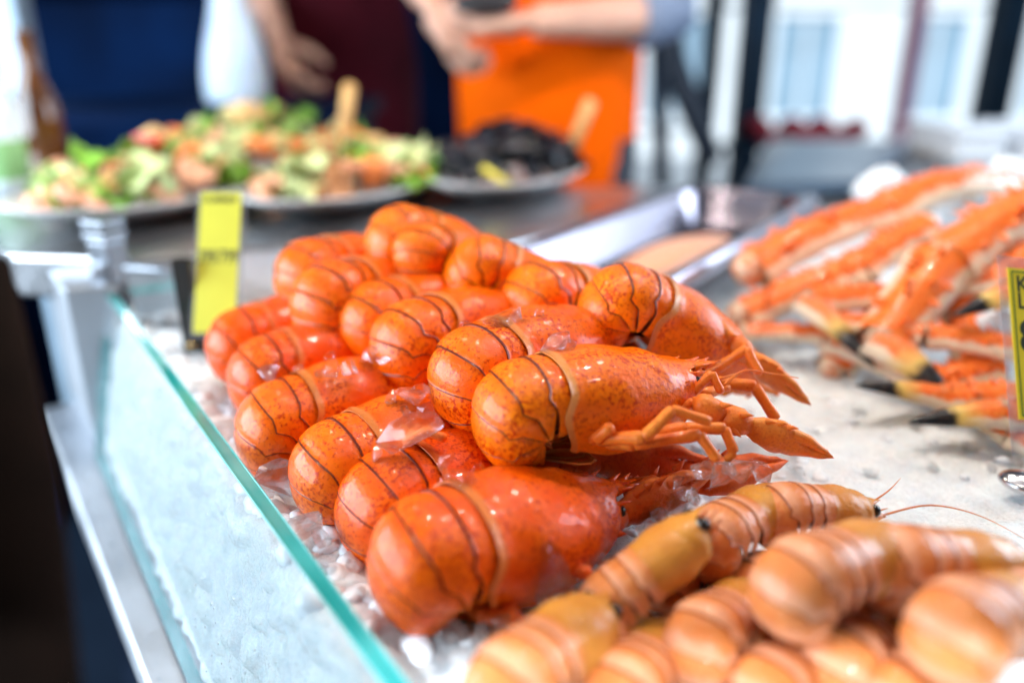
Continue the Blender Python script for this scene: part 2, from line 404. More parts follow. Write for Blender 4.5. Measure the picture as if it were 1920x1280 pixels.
def head_parts(par):
    out = []; L = par['CL']; k = .95 if par is LOB else .50
    h = MB(); P = []
    for i in range(12):
        t = i/11; x = L*(0.02+0.98*t); w = lerp_tab(x/L, par['CW'])*(.86-.3*t*t); hh = lerp_tab(x/L, par['CH'])
        P.append([Vector((x, w*math.cos(a), (hh*.55 if math.sin(a) > 0 else hh*.86)*math.sin(a)-.0005)) for a in [2*math.pi*j/16 for j in range(16)]])
    h.grid([list(reversed(r)) for r in P], close=True); h.ball((L*1.0, 0, 0), (.008*k, .009*k, .010*k))
    out.append(('head_underside', h.mesh('head_underside', M_UNDER)))
    for sg in (-1, 1):
        e = MB(); e.ball((L*.955, sg*.0128*k, .0098*k), .0040*k if par is LOB else .0078*k, 12)
        out.append(('eye', e.mesh('eye', M_EYE)))
    for sg in (-1, 1):
        a = MB(); a.tube([(L*.93, sg*.011*k, .001*k), (L*1.05, sg*.013*k, .002*k), (L*1.17, sg*.012*k, .004*k)], [.0042*k, .0040*k, .003*k], 9)
        a.tube([(L*1.15, sg*.012*k, .004*k), (L*1.22, sg*.0135*k, .005*k)], [.0027*k, .0022*k], 8)
        a.tube([(L*1.0, sg*.005*k, .004*k), (L*1.15, sg*.006*k, .007*k), (L*1.3, sg*.008*k, .012*k)], [.0022*k, .0014*k, .0005*k], 7)
        out.append(('antenna_base', a.mesh('antenna_base', par['limb'])))
    m = MB()
    for sg in (-1, 1):
        for j in range(3):
            m.tube([(L*(.78-.06*j), sg*.009*k, -.010*k), (L*(.95-.04*j), sg*(.011+.002*j)*k, -.011*k), (L*(1.08-.06*j), sg*.009*k, -.006*k), (L*(1.10-.06*j), sg*.005*k, -.012*k)], [.003*k, .0028*k, .002*k, .0009*k], 7)
    out.append(('mouthparts', m.mesh('mouthparts', par['limb'])))
    return out
def leg_mesh(pts, r):
    mb = MB()
    for a, b, k in zip(pts, pts[1:], range(9)):
        a, b = Vector(a), Vector(b); r0 = r*(1-.13*k); d = b-a
        mb.tube([a, a+d*.12, a+d*.5, a+d*.86, b], [r0*.92, r0*1.0, r0*.88, r0*.98, r0*.86], 9)
    return mb.mesh('walking_leg', M_LIMB)
rl = random.Random(3)
LEGS = {}
for sg in (-1, 1):
    L_ = []
    for i in range(4):
        x = .014+.0135*i; f = rl.uniform(.85, 1.15)
        L_.append(leg_mesh([(x, sg*.014, -.018), (x+.010*f, sg*.030, -.0185+.001*i), (x+.040*f, sg*(.036+.002*(i % 2)), -.010-.0045*i+.002), (x+.062*f, sg*(.034-.003*i), -.016-.003*i), (x+.064*f, sg*.030, -.036)], .0043))
    LEGS[sg] = L_
CLAW_A, CLAW_F = claw_mesh(.078, M_LIMB)
ARM = MB(); ARM.tube([(-.050, .004, .002), (-.046, .004, .002), (-.030, .002, .002), (-.026, .001, .001)], [.0075, .010, .0105, .008], 12)
ARM.tube([(-.026, .001, .001), (-.021, 0, 0), (-.008, 0, 0), (.001, 0, 0)], [.0075, .012, .0125, .0078], 12)
for p, q in (((-.030, .010, .004), (-.022, .016, .007)), ((-.012, .010, .006), (-.003, .015, .010)), ((-.014, -.004, .011), (-.006, -.005, .016))):
    ARM.tube([p, (Vector(p)+Vector(q))*.5, q], [.0036, .0022, .0003], 7)
ARM_ME = ARM.mesh('claw_arm', M_LIMB)
LOB_B = dict(LOB, R=.0150, b=[-.004, .0082, .0182, .0276, .0364, .0448, .0545], kink=.0020, W=((0, .0280), (.018, .0295), (.038, .0268), (.0545, .0210)), H=((0, .0200), (.02, .0208), (.038, .0192), (.0545, .0145)))
LOB_C = dict(LOB, R=.0118, b=[-.004, .0092, .0186, .0262, .0336, .0410, .0490], kink=.0011, W=((0, .0285), (.016, .0288), (.034, .0252), (.049, .0200)), H=((0, .0210), (.018, .0222), (.034, .0205), (.049, .0150)))
LOB_TAILS = [abdomen(LOB), abdomen(LOB_B), abdomen(LOB_C)]
LOB_TAIL = LOB_TAILS[0]; LOB_CARA = carapace(LOB); LOB_HEAD = head_parts(LOB)
LAN_TAIL = abdomen(LAN); LAN_CARA = carapace(LAN); LAN_HEAD = head_parts(LAN)
SWIM = []
_ax = Axis(LOB['k0'], LOB['k1'], LOB['R'], LOB['b'][-1])
for _k in range(5):
    for _sg in (-1, 1):
        A_, N_, T_ = _ax(.002+.0085*_k); mb = MB(); P = []
        for i in range(7):
            u = i/6
            P.append([A_-N_*(.008+.011*u)+T_*(.010*u*u-.002)+Vector((0, _sg*(.014+.003*u), 0))+(T_*.0045+Vector((0, _sg*.004, 0)))*((j-2)/2)*math.sin(math.pi*(.15+.8*u)) for j in range(5)])
        mb.grid(P, .0008); SWIM.append(mb.mesh('swimmeret', M_LIMB))
def whip(pts, r0, mat):
    P = [Vector(p) for p in pts]; Q = []
    for i in range(len(P)-1):
        p0, p1, p2, p3 = P[max(i-1, 0)], P[i], P[i+1], P[min(i+2, len(P)-1)]
        for t in (0, .2, .4, .6, .8):
            Q.append(.5*((2*p1)+(-p0+p2)*t+(2*p0-5*p1+4*p2-p3)*t*t+(-p0+3*p1-3*p2+p3)*t**3))
    Q.append(P[-1]); mb = MB(); mb.tube(Q, [r0*(1-.8*i/(len(Q)-1)) for i in range(len(Q))], 6)
    return mb.mesh('antenna', mat)
def frame(C, H, roll=0.0):
    x = (H-C).normalized(); up = Vector((0, 0, 1)); y = up.cross(x).normalized(); z = x.cross(y)
    m = Matrix((x, y, z)).transposed().to_4x4(); return m @ Matrix.Rotation(roll, 4, 'X')
SEATS = []   # (point a, point b, underside drop) for the ice heap
def lobster(c, d, h, dz, label, tint=(1, 1, 1), roll=0, scale=1.0, head=False, legs=False, claws=(), whips=(), swim=False, px_legs=(), px_claws=(), var=0):
    """c: pixel ray of the curl of the tail, d: its depth; h: where the beak points (pixel on a level plane), or ('yaw', yaw, pitch)"""
    C = at_d(c[0], c[1], d)
    if h[0] == 'yaw':
        y_, p_ = R_(h[1]), R_(h[2]); dr = Vector((math.cos(y_)*math.cos(p_), math.sin(y_)*math.cos(p_), math.sin(p_)))
    elif dz is None:
        T = at_d(*h); D = (T-C).normalized(); side = Vector((0, 0, 1)).cross(D).normalized(); dr = Matrix.Rotation(math.atan2(.029, .1225), 3, side) @ D
    else:
        dr = (at_z(h[0], h[1], C.z+.025+dz)-Vector((0, 0, .025))-C).normalized()
    Hd = C+dr
    m = frame(C, Hd, R_(roll)); m.translation = C
    m = m @ Matrix.Scale(scale, 4) @ Matrix.Translation((.0095, 0, .0125))
    t = empty('lobster', m); tag(t, label, 'lobster', 'boiled lobsters heaped on the ice')
    objs = []
    for n, me in LOB_TAILS[var]: objs.append(link(n, me, t))
    ca = link('carapace', LOB_CARA, t); objs.append(ca)
    for n, me in LOB_HEAD: objs.append(link(n, me, t))
    if legs:
        for sg in (-1, 1):
            for me in LEGS[sg]: objs.append(link('walking_leg', me, t))
    for (pos, rot, sc) in claws:
        mm = Matrix.Translation(pos) @ Matrix.Rotation(R_(rot[2]), 4, 'Z') @ Matrix.Rotation(R_(rot[1]), 4, 'Y') @ Matrix.Rotation(R_(rot[0]), 4, 'X') @ Matrix.Scale(sc, 4)
        cl = link('claw', CLAW_A, t, mm); fi = link('claw_finger', CLAW_F, cl); ar = link('claw_arm', ARM_ME, cl); objs += [cl, fi, ar]
    if px_legs or px_claws:
        iv = m.inverted()
        for pts, r in px_legs: objs.append(link('walking_leg', leg_mesh([iv @ at_d(*q) for q in pts], r), t))
        for cb, ct, rl_ in px_claws:
            A_, B_ = iv @ at_d(*cb), iv @ at_d(*ct); x = (B_-A_); L_c = x.length; x.normalize(); v_ = iv.to_3x3() @ -FW; y = v_.cross(x).normalized(); z = x.cross(y)
            mm = Matrix((x, y, z)).transposed().to_4x4(); mm.translation = A_; mm = mm @ Matrix.Rotation(R_(rl_), 4, 'X') @ Matrix.Scale(L_c/.078, 4)
            cl = link('claw', CLAW_A, t, mm); fi = link('claw_finger', CLAW_F, cl); ar = link('claw_arm', ARM_ME, cl); objs += [cl, fi, ar]
    if swim:
        for me in SWIM: objs.append(link('swimmeret', me, t))
    for w_ in whips: objs.append(link('antenna', whip(w_, .0011, M_LIMB), t))
    for o in objs: o.color = (*tint, 1)
    SEATS.append((C.copy(), C+dr*.10, .054))
    return t

# ------------------------------------------------------------------ tray geometry (from the glass guard's line)
ZT, ZB = 0.020, -0.130
GA, GB = at_z(205, 548, ZT), at_z(740, 1280, ZT)          # top edge of the guard
GC, GD = at_z(187, 852, ZB), at_z(345, 1280, ZB)          # bottom edge
gdir = (GB-GA); gdir.z = 0; gdir.normalize()              # towards the camera
gin = Vector((-gdir.y, gdir.x, 0));                       # into the tray
if gin.dot(Vector((0.3, 0.8, 0))-GA) < 0: gin = -gin
gin.normalize()

# ------------------------------------------------------------------ the lobsters
O1, O2, O3, O4 = (1, .95, .95), (.97, .74, .8), (1, .82, .85), (1, 1.12, 1.1)
lobster((820, 1060), .385, (1185, 886, .455), None, 'deep red-orange lobster lying nearest the glass, whole back and beak showing', O3, 14, 1.04, True, False, swim=True, var=0,
        whips=(((.108, -.012, .006), (.120, -.014, .010), (.136, -.012, .018)), ((.108, .012, .006), (.123, .014, .006), (.140, .018, .010))),
        px_legs=(([(850, 1122, .392), (912, 1152, .375), (968, 1158, .372)], .0046), ([(905, 1108, .395), (950, 1128, .380), (975, 1168, .376)], .0042), ([(1030, 1050, .41), (1085, 1030, .405), (1130, 985, .415)], .0044), ([(1000, 1080, .40), (1060, 1062, .395), (1105, 1075, .39)], .0042)),
        px_claws=(((1165, 962, .435), (1345, 885, .455), 20),))
lobster((748, 952), .445, ('yaw', 38, -11), 0, 'red lobster second from the glass, its front half under the big top lobster', O2, 6, 1.0, px_claws=(((1120, 862, .475), (1345, 868, .48), 10), ((1300, 905, .462), (1480, 858, .475), -30)), var=1)
lobster((650, 890), .470, ('yaw', 38, -3), 0, 'orange lobster wedged between two others in the front row, shell split behind the head', O1, 6, 1.0, var=2, px_legs=(([(760, 830, .445), (800, 808, .44), (835, 822, .437)], .0032),))
lobster((545, 806), .515, ('yaw', 33, -2), 0, 'orange lobster fourth in the front row, close to the glass with ice at its tail', O1, 4, 1.0, var=1)
lobster((515, 715), .565, ('yaw', 34, -2), 0, 'red lobster near the glass with a lump of clear ice on its back', O2, 0, 1.0, var=0)
lobster((468, 655), .620, ('yaw', 36, -2), 0, 'lobster at the far end of the glass, just below the yellow price card', O2, 0, .98, var=2)
lobster((635, 570), .590, ('yaw', 50, -16), 0, 'round pinkish lobster tail in the middle of the back rows left of the heap', O1, 0, 1.0, var=1)
lobster((592, 525), .640, ('yaw', 50, -14), 0, 'blurred lobster tail behind the others next to the brown ledge', O1, 0, 1.0, var=0)
lobster((718, 610), .575, ('yaw', 44, -8), 0, 'lobster in the middle of the heap, half hidden behind its nearer twin', O1, 0, .97, var=2)
lobster((790, 650), .540, ('yaw', 40, -8), 0, 'glossy lobster mid-heap with ice splinters at its right side', O1, -4, 1.0, var=1)
lobster((757, 460), .630, ('yaw', 35, -30), 0, 'topmost lobster at the very back of the heap', O4, 0, .96, var=0)
lobster((795, 480), .600, ('yaw', 72, -20), 0, 'lobster at the top of the heap seen tail-on, in front of the topmost one', O4, 0, .74, var=2)
lobster((905, 520), .590, ('yaw', 10, -34), 0, 'curled lobster at the back of the heap with a dark hollow inside its tail', O4, 10, .92, var=0)
lobster((1022, 568), .570, ('yaw', 40, -24), 0, 'lobster tail behind the big top lobster, left of the one curled like a hook', O4, 0, .93, var=1)
lobster((1172, 590), .525, ('yaw', 10, -36), 0, 'hook-curled lobster at the right rear of the heap, head pointing at the crab legs', O4, 6, 1.0, True, False, var=0,
        px_claws=(((1405, 668, .515), (1520, 762, .505), 50),), px_legs=(([(1330, 715, .495), (1415, 724, .48), (1455, 785, .475)], .0042), ([(1345, 690, .50), (1400, 655, .49), (1425, 700, .485)], .0036)))
lobster((908, 715), .480, ('yaw', 38, -4), 0, 'lobster just behind the big top lobster, ice slivers melting on its shoulder', O1, 0, 1.02, var=2)
D7 = .425
lobster((992, 785), .440, (1345, 680, .478), None, 'big orange lobster on top of the heap, in sharp focus, legs folded along its side', O4, 0, 1.0, True, False, swim=True, var=0,
        whips=(((.108, -.012, .006), (.123, -.010, .014), (.143, -.012, .012), (.158, -.018, .011)), ((.108, .012, .006), (.118, .016, .010), (.133, .020, .008))),
        px_legs=(([(1095, 800, .432), (1118, 822, .422), (1146, 800, .416)], .0046), ([(1120, 822, .425), (1207, 820, .412), (1262, 768, .412), (1330, 790, .416)], .0041),
                 ([(1140, 828, .428), (1190, 832, .418), (1312, 815, .418), (1345, 862, .418)], .0042), ([(1210, 815, .432), (1285, 803, .430), (1358, 803, .430), (1376, 848, .428), (1362, 862, .428)], .0042),
                 ([(1270, 775, .448), (1300, 752, .445), (1335, 746, .445)], .0030), ([(1300, 735, .455), (1335, 700, .455), (1352, 735, .452)], .0030)),
        px_claws=(((1404, 798, .442), (1566, 860, .440), 25),))

# ------------------------------------------------------------------ langoustines
def langoustine(c, d, wpx, tip, label, roll=0, whips=(), tint=(1, 1, 1)):
    """c: pixel of the tail's round end at depth d, wpx its width in pixels; tip: pixel of the beak"""
    C = at_d(c[0], c[1], d); scale = .93*wpx*d/FPX/.0324; L = math.hypot(.0625, .0192)*scale; best = None
    for k in range(400):
        dt = d+.0006*k; e = abs((at_d(tip[0], tip[1], dt)-C).length-L)
        if best is None or e < best[0]: best = (e, dt)
    D = (at_d(tip[0], tip[1], best[1])-C).normalized(); side = Vector((0, 0, 1)).cross(D).normalized(); Hd = C+Matrix.Rotation(math.atan2(.0192, .0625), 3, side) @ D
    m = frame(C, Hd, R_(roll)); m.translation = C
    m = m @ Matrix.Scale(scale, 4) @ Matrix.Translation((.0215, 0, .0072))
    t = empty('langoustine', m); tag(t, label, 'langoustine', 'langoustines heaped in front'); objs = []
    for n, me in LAN_TAIL: objs.append(link(n, me, t))
    objs.append(link('carapace', LAN_CARA, t))
    for n, me in LAN_HEAD: objs.append(link(n, me, t))
    for w_ in whips: objs.append(link('antenna', whip(w_, .0007, M_LANG), t))
    for o in objs: o.color = (*tint, 1)
    SEATS.append((C.copy(), C+(Hd-C).normalized()*.08, .080)); return t
langoustine((965, 1298), .312, 180, (1150, 1092), 'langoustine at the bottom edge nearest the glass, segments striped, head under its neighbour')
langoustine((1160, 1148), .370, 142, (1338, 932), 'long straight langoustine beside the front lobster, side flaps splayed', -16)
langoustine((1345, 1022), .402, 130, (1490, 897), 'langoustine third in the row with a pinkish tail end, pressed against its neighbour', -4)
langoustine((1468, 972), .420, 116, (1655, 928), 'farthest langoustine, head with black eye and one long feeler toward the ice', 0,
            whips=(((.042, -.006, .003), (.070, -.008, .012), (.100, -.018, .012), (.135, -.034, .002)), ((.042, .006, .004), (.052, .007, .012), (.058, .008, .020))))
langoustine((1510, 1108), .334, 178, (1728, 974), 'large plump langoustine in the middle of its heap with black eye showing', -4)
langoustine((1685, 1073), .350, 152, (1960, 1025), 'langoustine at the right edge lying almost level, head out of the picture', 4)
langoustine((1325, 1208), .345, 148, (1450, 1075), 'langoustine under the large plump one, tail hanging to the front', -8)
langoustine((1585, 1250), .335, 155, (1700, 1145), 'langoustine cut by the bottom edge, between two rounder tails')
langoustine((1805, 1195), .300, 190, (1965, 1085), 'round langoustine tail in the bottom right corner, very blurred')
langoustine((1560, 1185), .362, 140, (1690, 1075), 'langoustine deep in the heap, seen between the plump one and the right-hand one')
langoustine((1900, 1150), .34, 150, (2030, 1050), 'langoustine tail at the right edge just above the corner one')
langoustine((1075, 1225), .345, 140, (1200, 1080), 'langoustine lying behind the bottom edge one, nose up against the straight one')
langoustine((1262, 1085), .412, 130, (1375, 985), 'langoustine sunk between the straight one and the third one')
langoustine((1425, 1120), .395, 140, (1540, 1030), 'shaded langoustine under the third one, left of the plump one')
langoustine((1450, 1215), .372, 140, (1560, 1110), 'shaded langoustine in the gap below the plump one')
langoustine((1740, 1150), .375, 140, (1870, 1060), 'shaded langoustine below the level one at the right')
langoustine((1445, 1300), .330, 150, (1560, 1190), 'langoustine tail at the bottom edge, tucked under its round neighbours')
langoustine((1705, 1318), .320, 165, (1800, 1200), 'langoustine at the bottom edge below the very blurred round one')
langoustine((1262, 1238), .362, 135, (1370, 1120), 'langoustine squeezed low between the straight one and its neighbour')
langoustine((1170, 1310), .330, 160, (1290, 1140), 'langoustine low at the bottom edge, mostly hidden between two others')

# ------------------------------------------------------------------ ice
def ice_mat(name, white, rough=0.25, sss=0.6, bs=0.8):
    m, nt, b = new_mat(name)
    f = obj_noise(nt, 60, 5, .65); g = obj_noise(nt, 420, 4, .7)
    ln(nt, ramp(nt, f, (.3, tuple(c*.86 for c in white)), (.65, white)), b.inputs['Base Color'])
    ln(nt, ramp(nt, g, (.35, (rough*.4,)*3), (.7, (rough*2.4,)*3)), b.inputs['Roughness'])
    b.inputs['Subsurface Weight'].default_value = sss; b.inputs['Subsurface Radius'].default_value = (.8, .95, 1.0); b.inputs['Subsurface Scale'].default_value = .012
    b.inputs['IOR'].default_value = 1.31; b.inputs['Coat Weight'].default_value = .25; b.inputs['Coat Roughness'].default_value = .08
    hh = math_(nt, 'ADD', math_(nt, 'MULTIPLY', f, 1.2), math_(nt, 'MULTIPLY', g, .7)); bump(nt, b, hh, bs, .004)
    return m
M_ICE = ice_mat('packed_ice', (.90, .94, 1.0), .22, .85)
def clear_ice(name):
    m, nt, b = new_mat(name)
    b.inputs['Base Color'].default_value = (.98, .99, 1, 1); b.inputs['IOR'].default_value = 1.31; b.inputs['Roughness'].default_value = .02
    f = obj_noise(nt, 130, 3, .6); g = obj_noise(nt, 320, 5, .7); w = obj_noise(nt, 70, 4, .65)
    ln(nt, ramp(nt, w, (.52, (1, 1, 1)), (.74, (.55,)*3)), b.inputs['Transmission Weight'])
    b.inputs['Coat Weight'].default_value = 1.0; b.inputs['Coat Roughness'].default_value = .02
    bump(nt, b, math_(nt, 'ADD', f, math_(nt, 'MULTIPLY', g, .35)), .35, .004)
    out = nt.nodes['Material Output']; tr = nd(nt, 'ShaderNodeBsdfTransparent'); mx = nd(nt, 'ShaderNodeMixShader', i_0=.5)
    ln(nt, b.outputs[0], mx.inputs[1]); ln(nt, tr.outputs[0], mx.inputs[2]); ln(nt, mx.outputs[0], out.inputs['Surface'])
    return m
M_CLEAR = clear_ice('clear_ice')
# back edge of the tray in plan: left wall, rear ledge, then the long edge of the sunk pan
ZL = 0.045
TL0, TL1 = at_z(352, 655, -.01), at_z(250, 560, -.0)      # left end wall (on the ice)
BK0, BK1 = at_z(250, 478, ZL), at_z(985, 420, ZL)
def ice_h(x, y):
    h = -.018
    for a, b, dr in SEATS:
        ab = (b-a).xy; t = max(0, min(1, (Vector((x, y))-a.xy).dot(ab)/ab.length_squared)); p = a+(b-a)*t
        dist = (Vector((x, y))-p.xy).length
        v = p.z-dr-max(0, dist-.012)*1.1
        if v > h: h = v
    return h
def dist_in(p): return (Vector((p[0], p[1], 0))-Vector((GA.x, GA.y, 0))).dot(gin)
EDGE0, EDGE1 = at_z(1000, 676, .0), at_z(1545, 388, .012)   # foot of the pan's edge
e_dir = (EDGE1-EDGE0); e_dir.z = 0; e_dir.normalize(); e_n = Vector((e_dir.y, -e_dir.x, 0))  # to the ice side (right, near)
bk_dir = (BK1-BK0); bk_dir.z = 0; bk_dir.normalize(); bk_n = Vector((bk_dir.y, -bk_dir.x, 0))
def in_tray(x, y):
    p = Vector((x, y, 0))
    if (p-Vector((EDGE0.x, EDGE0.y, 0))).dot(e_n) > 0: return True
    return (p-Vector((BK0.x, BK0.y, 0))).dot(bk_n) > 0.004
step = .005; lean = (GC-GA).dot(gin)/(ZT-ZB)
V, F, idx = [], [], {}
NU, NV = 330, 300
g0 = GA-gdir*.03
vals = {}
for i in range(NU):
    for j in range(NV):
        p = g0+gdir*(i*step)+gin*(.007+j*step*(1 if j < 120 else 1+.012*(j-120)))
        if not in_tray(p.x, p.y) or p.y < -.15: continue
        dd = math.hypot(p.x, p.y-.4)
        h = ice_h(p.x, p.y) if dd < .75 else -.018
        q = Vector((p.x, p.y, 0))
        n1 = noise.noise(q*28)*.004+noise.noise(q*75+Vector((3, 1, 7)))*.0028
        vv = noise.voronoi(q*95)[0]; n2 = (min(.5, vv[1]-vv[0])-.25)*.006*(.4+.6*sm(dist_in(p), .35, .02))
        edge_rise = .012*sm(dist_in(p), .12, 0)
        idx[(i, j)] = len(V); V.append(Vector((p.x, p.y, h+n1+n2+edge_rise)))
for (i, j) in list(idx):
    k = [(i, j), (i+1, j), (i+1, j+1), (i, j+1)]
    if all(q in idx for q in k): F.append(tuple(idx[q] for q in k))
# face of the ice pressed against the guard
nb = 34; prev = None
for i in range(NU):
    if (i, 0) not in idx: prev = None; continue
    top = V[idx[(i, 0)]]; col = [idx[(i, 0)]]
    for k in range(1, nb):
        t = k/(nb-1); z = top.z+(ZB+.001-top.z)*t
        off = gin*(.001+(ZT-z)*lean+.007*(1-.7*t)*(.5+noise.noise(Vector((i*.11, k*.16, 2)))))
        q = GA-gdir*.03+gdir*(i*step)+off; vv = noise.voronoi(Vector((i*.20, k*.20, 5)))[0]
        q = q+gin*(.012*min(.5, vv[1]-vv[0])*-1+.006)
        col.append(len(V)); V.append(Vector((q.x, q.y, z)))
    if prev:
        for k in range(nb-1): F.append((prev[k], prev[k+1], col[k+1], col[k]))
    prev = col
me = mesh_from('ice_bed', V, F, [M_ICE]); bm = bmesh.new(); bm.from_mesh(me); bmesh.ops.recalc_face_normals(bm, faces=bm.faces)
if sum(f.normal.z for f in bm.faces) < 0: bmesh.ops.reverse_faces(bm, faces=bm.faces)
bm.to_mesh(me); bm.free()
tag(link('ice_bed', me), 'bed of packed crushed white ice filling the tray', 'ice', kind='stuff')
# lumps and chips half melted into the bed
def ice_blob(mb, c, r, rnd, sub=1, sq=(1, 1, 1)):
    bm = bmesh.new(); bmesh.ops.create_icosphere(bm, subdivisions=sub, radius=1.0)
    rot = Matrix.Rotation(rnd.uniform(0, 6.3), 3, 'Z') @ Matrix.Rotation(rnd.uniform(-.6, .6), 3, 'X'); sd = Vector((rnd.uniform(0, 50), rnd.uniform(0, 50), 0))
    V = []
    for v in bm.verts:
        p = v.co.copy(); n = 1+.38*noise.noise(p*1.1+sd)+.16*noise.noise(p*2.6+sd)
        p = Vector((p.x*sq[0], p.y*sq[1], p.z*sq[2]))*n*r; V.append(c+rot @ p)
    mb.add(V, [tuple(v.index for v in f.verts) for f in bm.faces]); bm.free()
rnd = random.Random(11); mb = MB(); n = 0
while n < 360:
    s = rnd.uniform(-.02, .95); w = abs(rnd.gauss(0, .09))+.008; p = GA+gdir*s+gin*w
    if not in_tray(p.x, p.y) or p.y < .1: continue
    h = ice_h(p.x, p.y) + .012*sm(w, .12, 0); r = rnd.uniform(.004, .012)*(1 if w < .2 else .5)
    ice_blob(mb, Vector((p.x, p.y, h-r*.35)), r, rnd, 2, (1.2, .9, .6)); n += 1
for _ in range(800):
    p = Vector((rnd.uniform(.05, .75), rnd.uniform(.3, 1.1), 0))
    if not in_tray(p.x, p.y) or dist_in(p) < .05 or (p.y < .46 and p.x < .33): continue
    r = rnd.uniform(.0015, .0055)*(1.6 if rnd.random() < .08 else 1); ice_blob(mb, Vector((p.x, p.y, ice_h(p.x, p.y)-r*.35)), r, rnd, 2, (1.2, 1, .6))
M_LUMP = ice_mat('lump_ice', (.90, .94, 1.0), .12, 0.0, .2)
tag(link('ice_lumps', mb.mesh('ice_lumps', M_LUMP)), 'small lumps of crushed ice scattered over the ice bed', 'ice', kind='stuff')
mb = MB()
for _ in range(430):
    p = Vector((rnd.uniform(-.3, .65), rnd.uniform(.28, .95), 0))
    if not in_tray(p.x, p.y) or dist_in(p) < .012 or (p.x > .0 and p.y < .46 and p.x < .35): continue
    r = rnd.uniform(.0018, .0055); ice_blob(mb, Vector((p.x, p.y, ice_h(p.x, p.y)+.002+r*.2+.012*sm(dist_in(p), .12, 0))), r, rnd, 1, (1.4, .9, .7))
tag(link('ice_shards', mb.mesh('ice_shards', M_CLEAR, False)), 'clear glinting ice shards strewn over the packed ice', 'ice', kind='stuff')
# the clear pieces one can pick out
CH = (((765, 812), .428, .0165, (1.3, .9, .62), 'large clear ice piece lying between the two lobsters left of the top one'),
      ((862, 908), .392, .0115, (.9, .8, 1.0), 'clear ice knob standing behind the front lobster back'),
      ((838, 868), .405, .0065, (1, .8, 1.1), 'small clear ice drop above the knob behind the front lobster'),
      ((690, 668), .525, .0095, (1.5, .7, .7), 'bright ice splinter on the heap right of the iced lobster'),
      ((618, 668), .53, .009, (1.2, .6, .7), 'ice splinter touching the head end of the red iced lobster'),
      ((505, 700), .522, .011, (1.3, .9, .5), 'clear ice lump resting on the back of a red lobster'),
      ((770, 742), .47, .0115, (1.5, .8, .6), 'flat ice flake in the dark gap at the middle of the heap'),
      ((800, 770), .455, .007, (1.2, .8, .8), 'small ice crumb under the flat flake mid-heap'),
      ((950, 598), .475, .0135, (1.6, .8, .45), 'wet ice slab on the shoulder of the lobster behind the top one'),
      ((1045, 640), .452, .0105, (1.6, .8, .45), 'clear ice tongue sliding off toward the top lobster back'),
      ((1318, 885), .43, .0105, (.9, .9, .8), 'clear ice ball beside the top lobster claw, one of two touching'),
      ((1352, 892), .425, .0100, (.75, .9, 1.1), 'egg-shaped clear ice piece touching the ice ball by the claw'),
      ((1390, 884), .43, .011, (1.1, .9, .7), 'frosty ice piece behind the egg-shaped one'),
      ((1035, 1085), .375, .0165, (1.1, .55, 1.25), 'upright clear ice plate between front lobster and striped langoustine'),
      ((1215, 985), .43, .011, (1.3, .8, .7), 'clear ice lump on the front lobster claw'),
      ((1262, 935), .445, .012, (1.2, .9, .7), 'glassy ice lump above the front lobster claw'),
      ((1120, 1045), .405, .007, (1.4, .8, .6), 'flat clear ice piece beside the front lobster cheek'),
      ((850, 1185), .365, .0085, (1.4, .8, .8), 'clear ice nugget under the front lobster tail'),
      ((520, 895), .468, .016, (1.0, .6, 1.1), 'tilted ice sheet between the glass and the fourth lobster'),
      ((575, 985), .43, .0135, (1.3, .9, .5), 'ice lump in front of the wedged lobster tail'),
      ((620, 690), .50, .008, (1, 1, .8), 'ice nub at the foot of the middle lobster'),
      ((820, 1235), .36, .014, (1.5, .9, .5), 'rounded ice lump below the front lobster near the glass edge'))
def facet_chunk(r, sq, rd):
    bm = bmesh.new()
    for _ in range(15):
        v = Vector((rd.gauss(0, 1), rd.gauss(0, 1), rd.gauss(0, 1))).normalized()*rd.uniform(.8, 1.15); bm.verts.new((v.x*r*sq[0], v.y*r*sq[1], v.z*r*sq[2]))
    bmesh.ops.convex_hull(bm, input=bm.verts[:]); loose = [v for v in bm.verts if not v.link_faces]; bmesh.ops.delete(bm, geom=loose, context='VERTS')
    bmesh.ops.bevel(bm, geom=bm.edges[:], offset=r*.09, segments=2, affect='EDGES', profile=.6)
    mb = MB(); bm.verts.index_update(); mb.add([v.co.copy() for v in bm.verts], [tuple(v.index for v in f.verts) for f in bm.faces]); bm.free(); return mb
for (c, d, r, sq, lab) in CH:
    p = at_d(c[0], c[1], d); mb = facet_chunk(r*.9, sq, rnd)
    o = link('ice_chunk', mb.mesh('ice_chunk', M_CLEAR, False)); o.location = p; o.rotation_euler = (rnd.uniform(-.3, .3), rnd.uniform(-.3, .3), rnd.uniform(0, 6))
    tag(o, lab, 'ice', 'clear ice pieces on the heap')

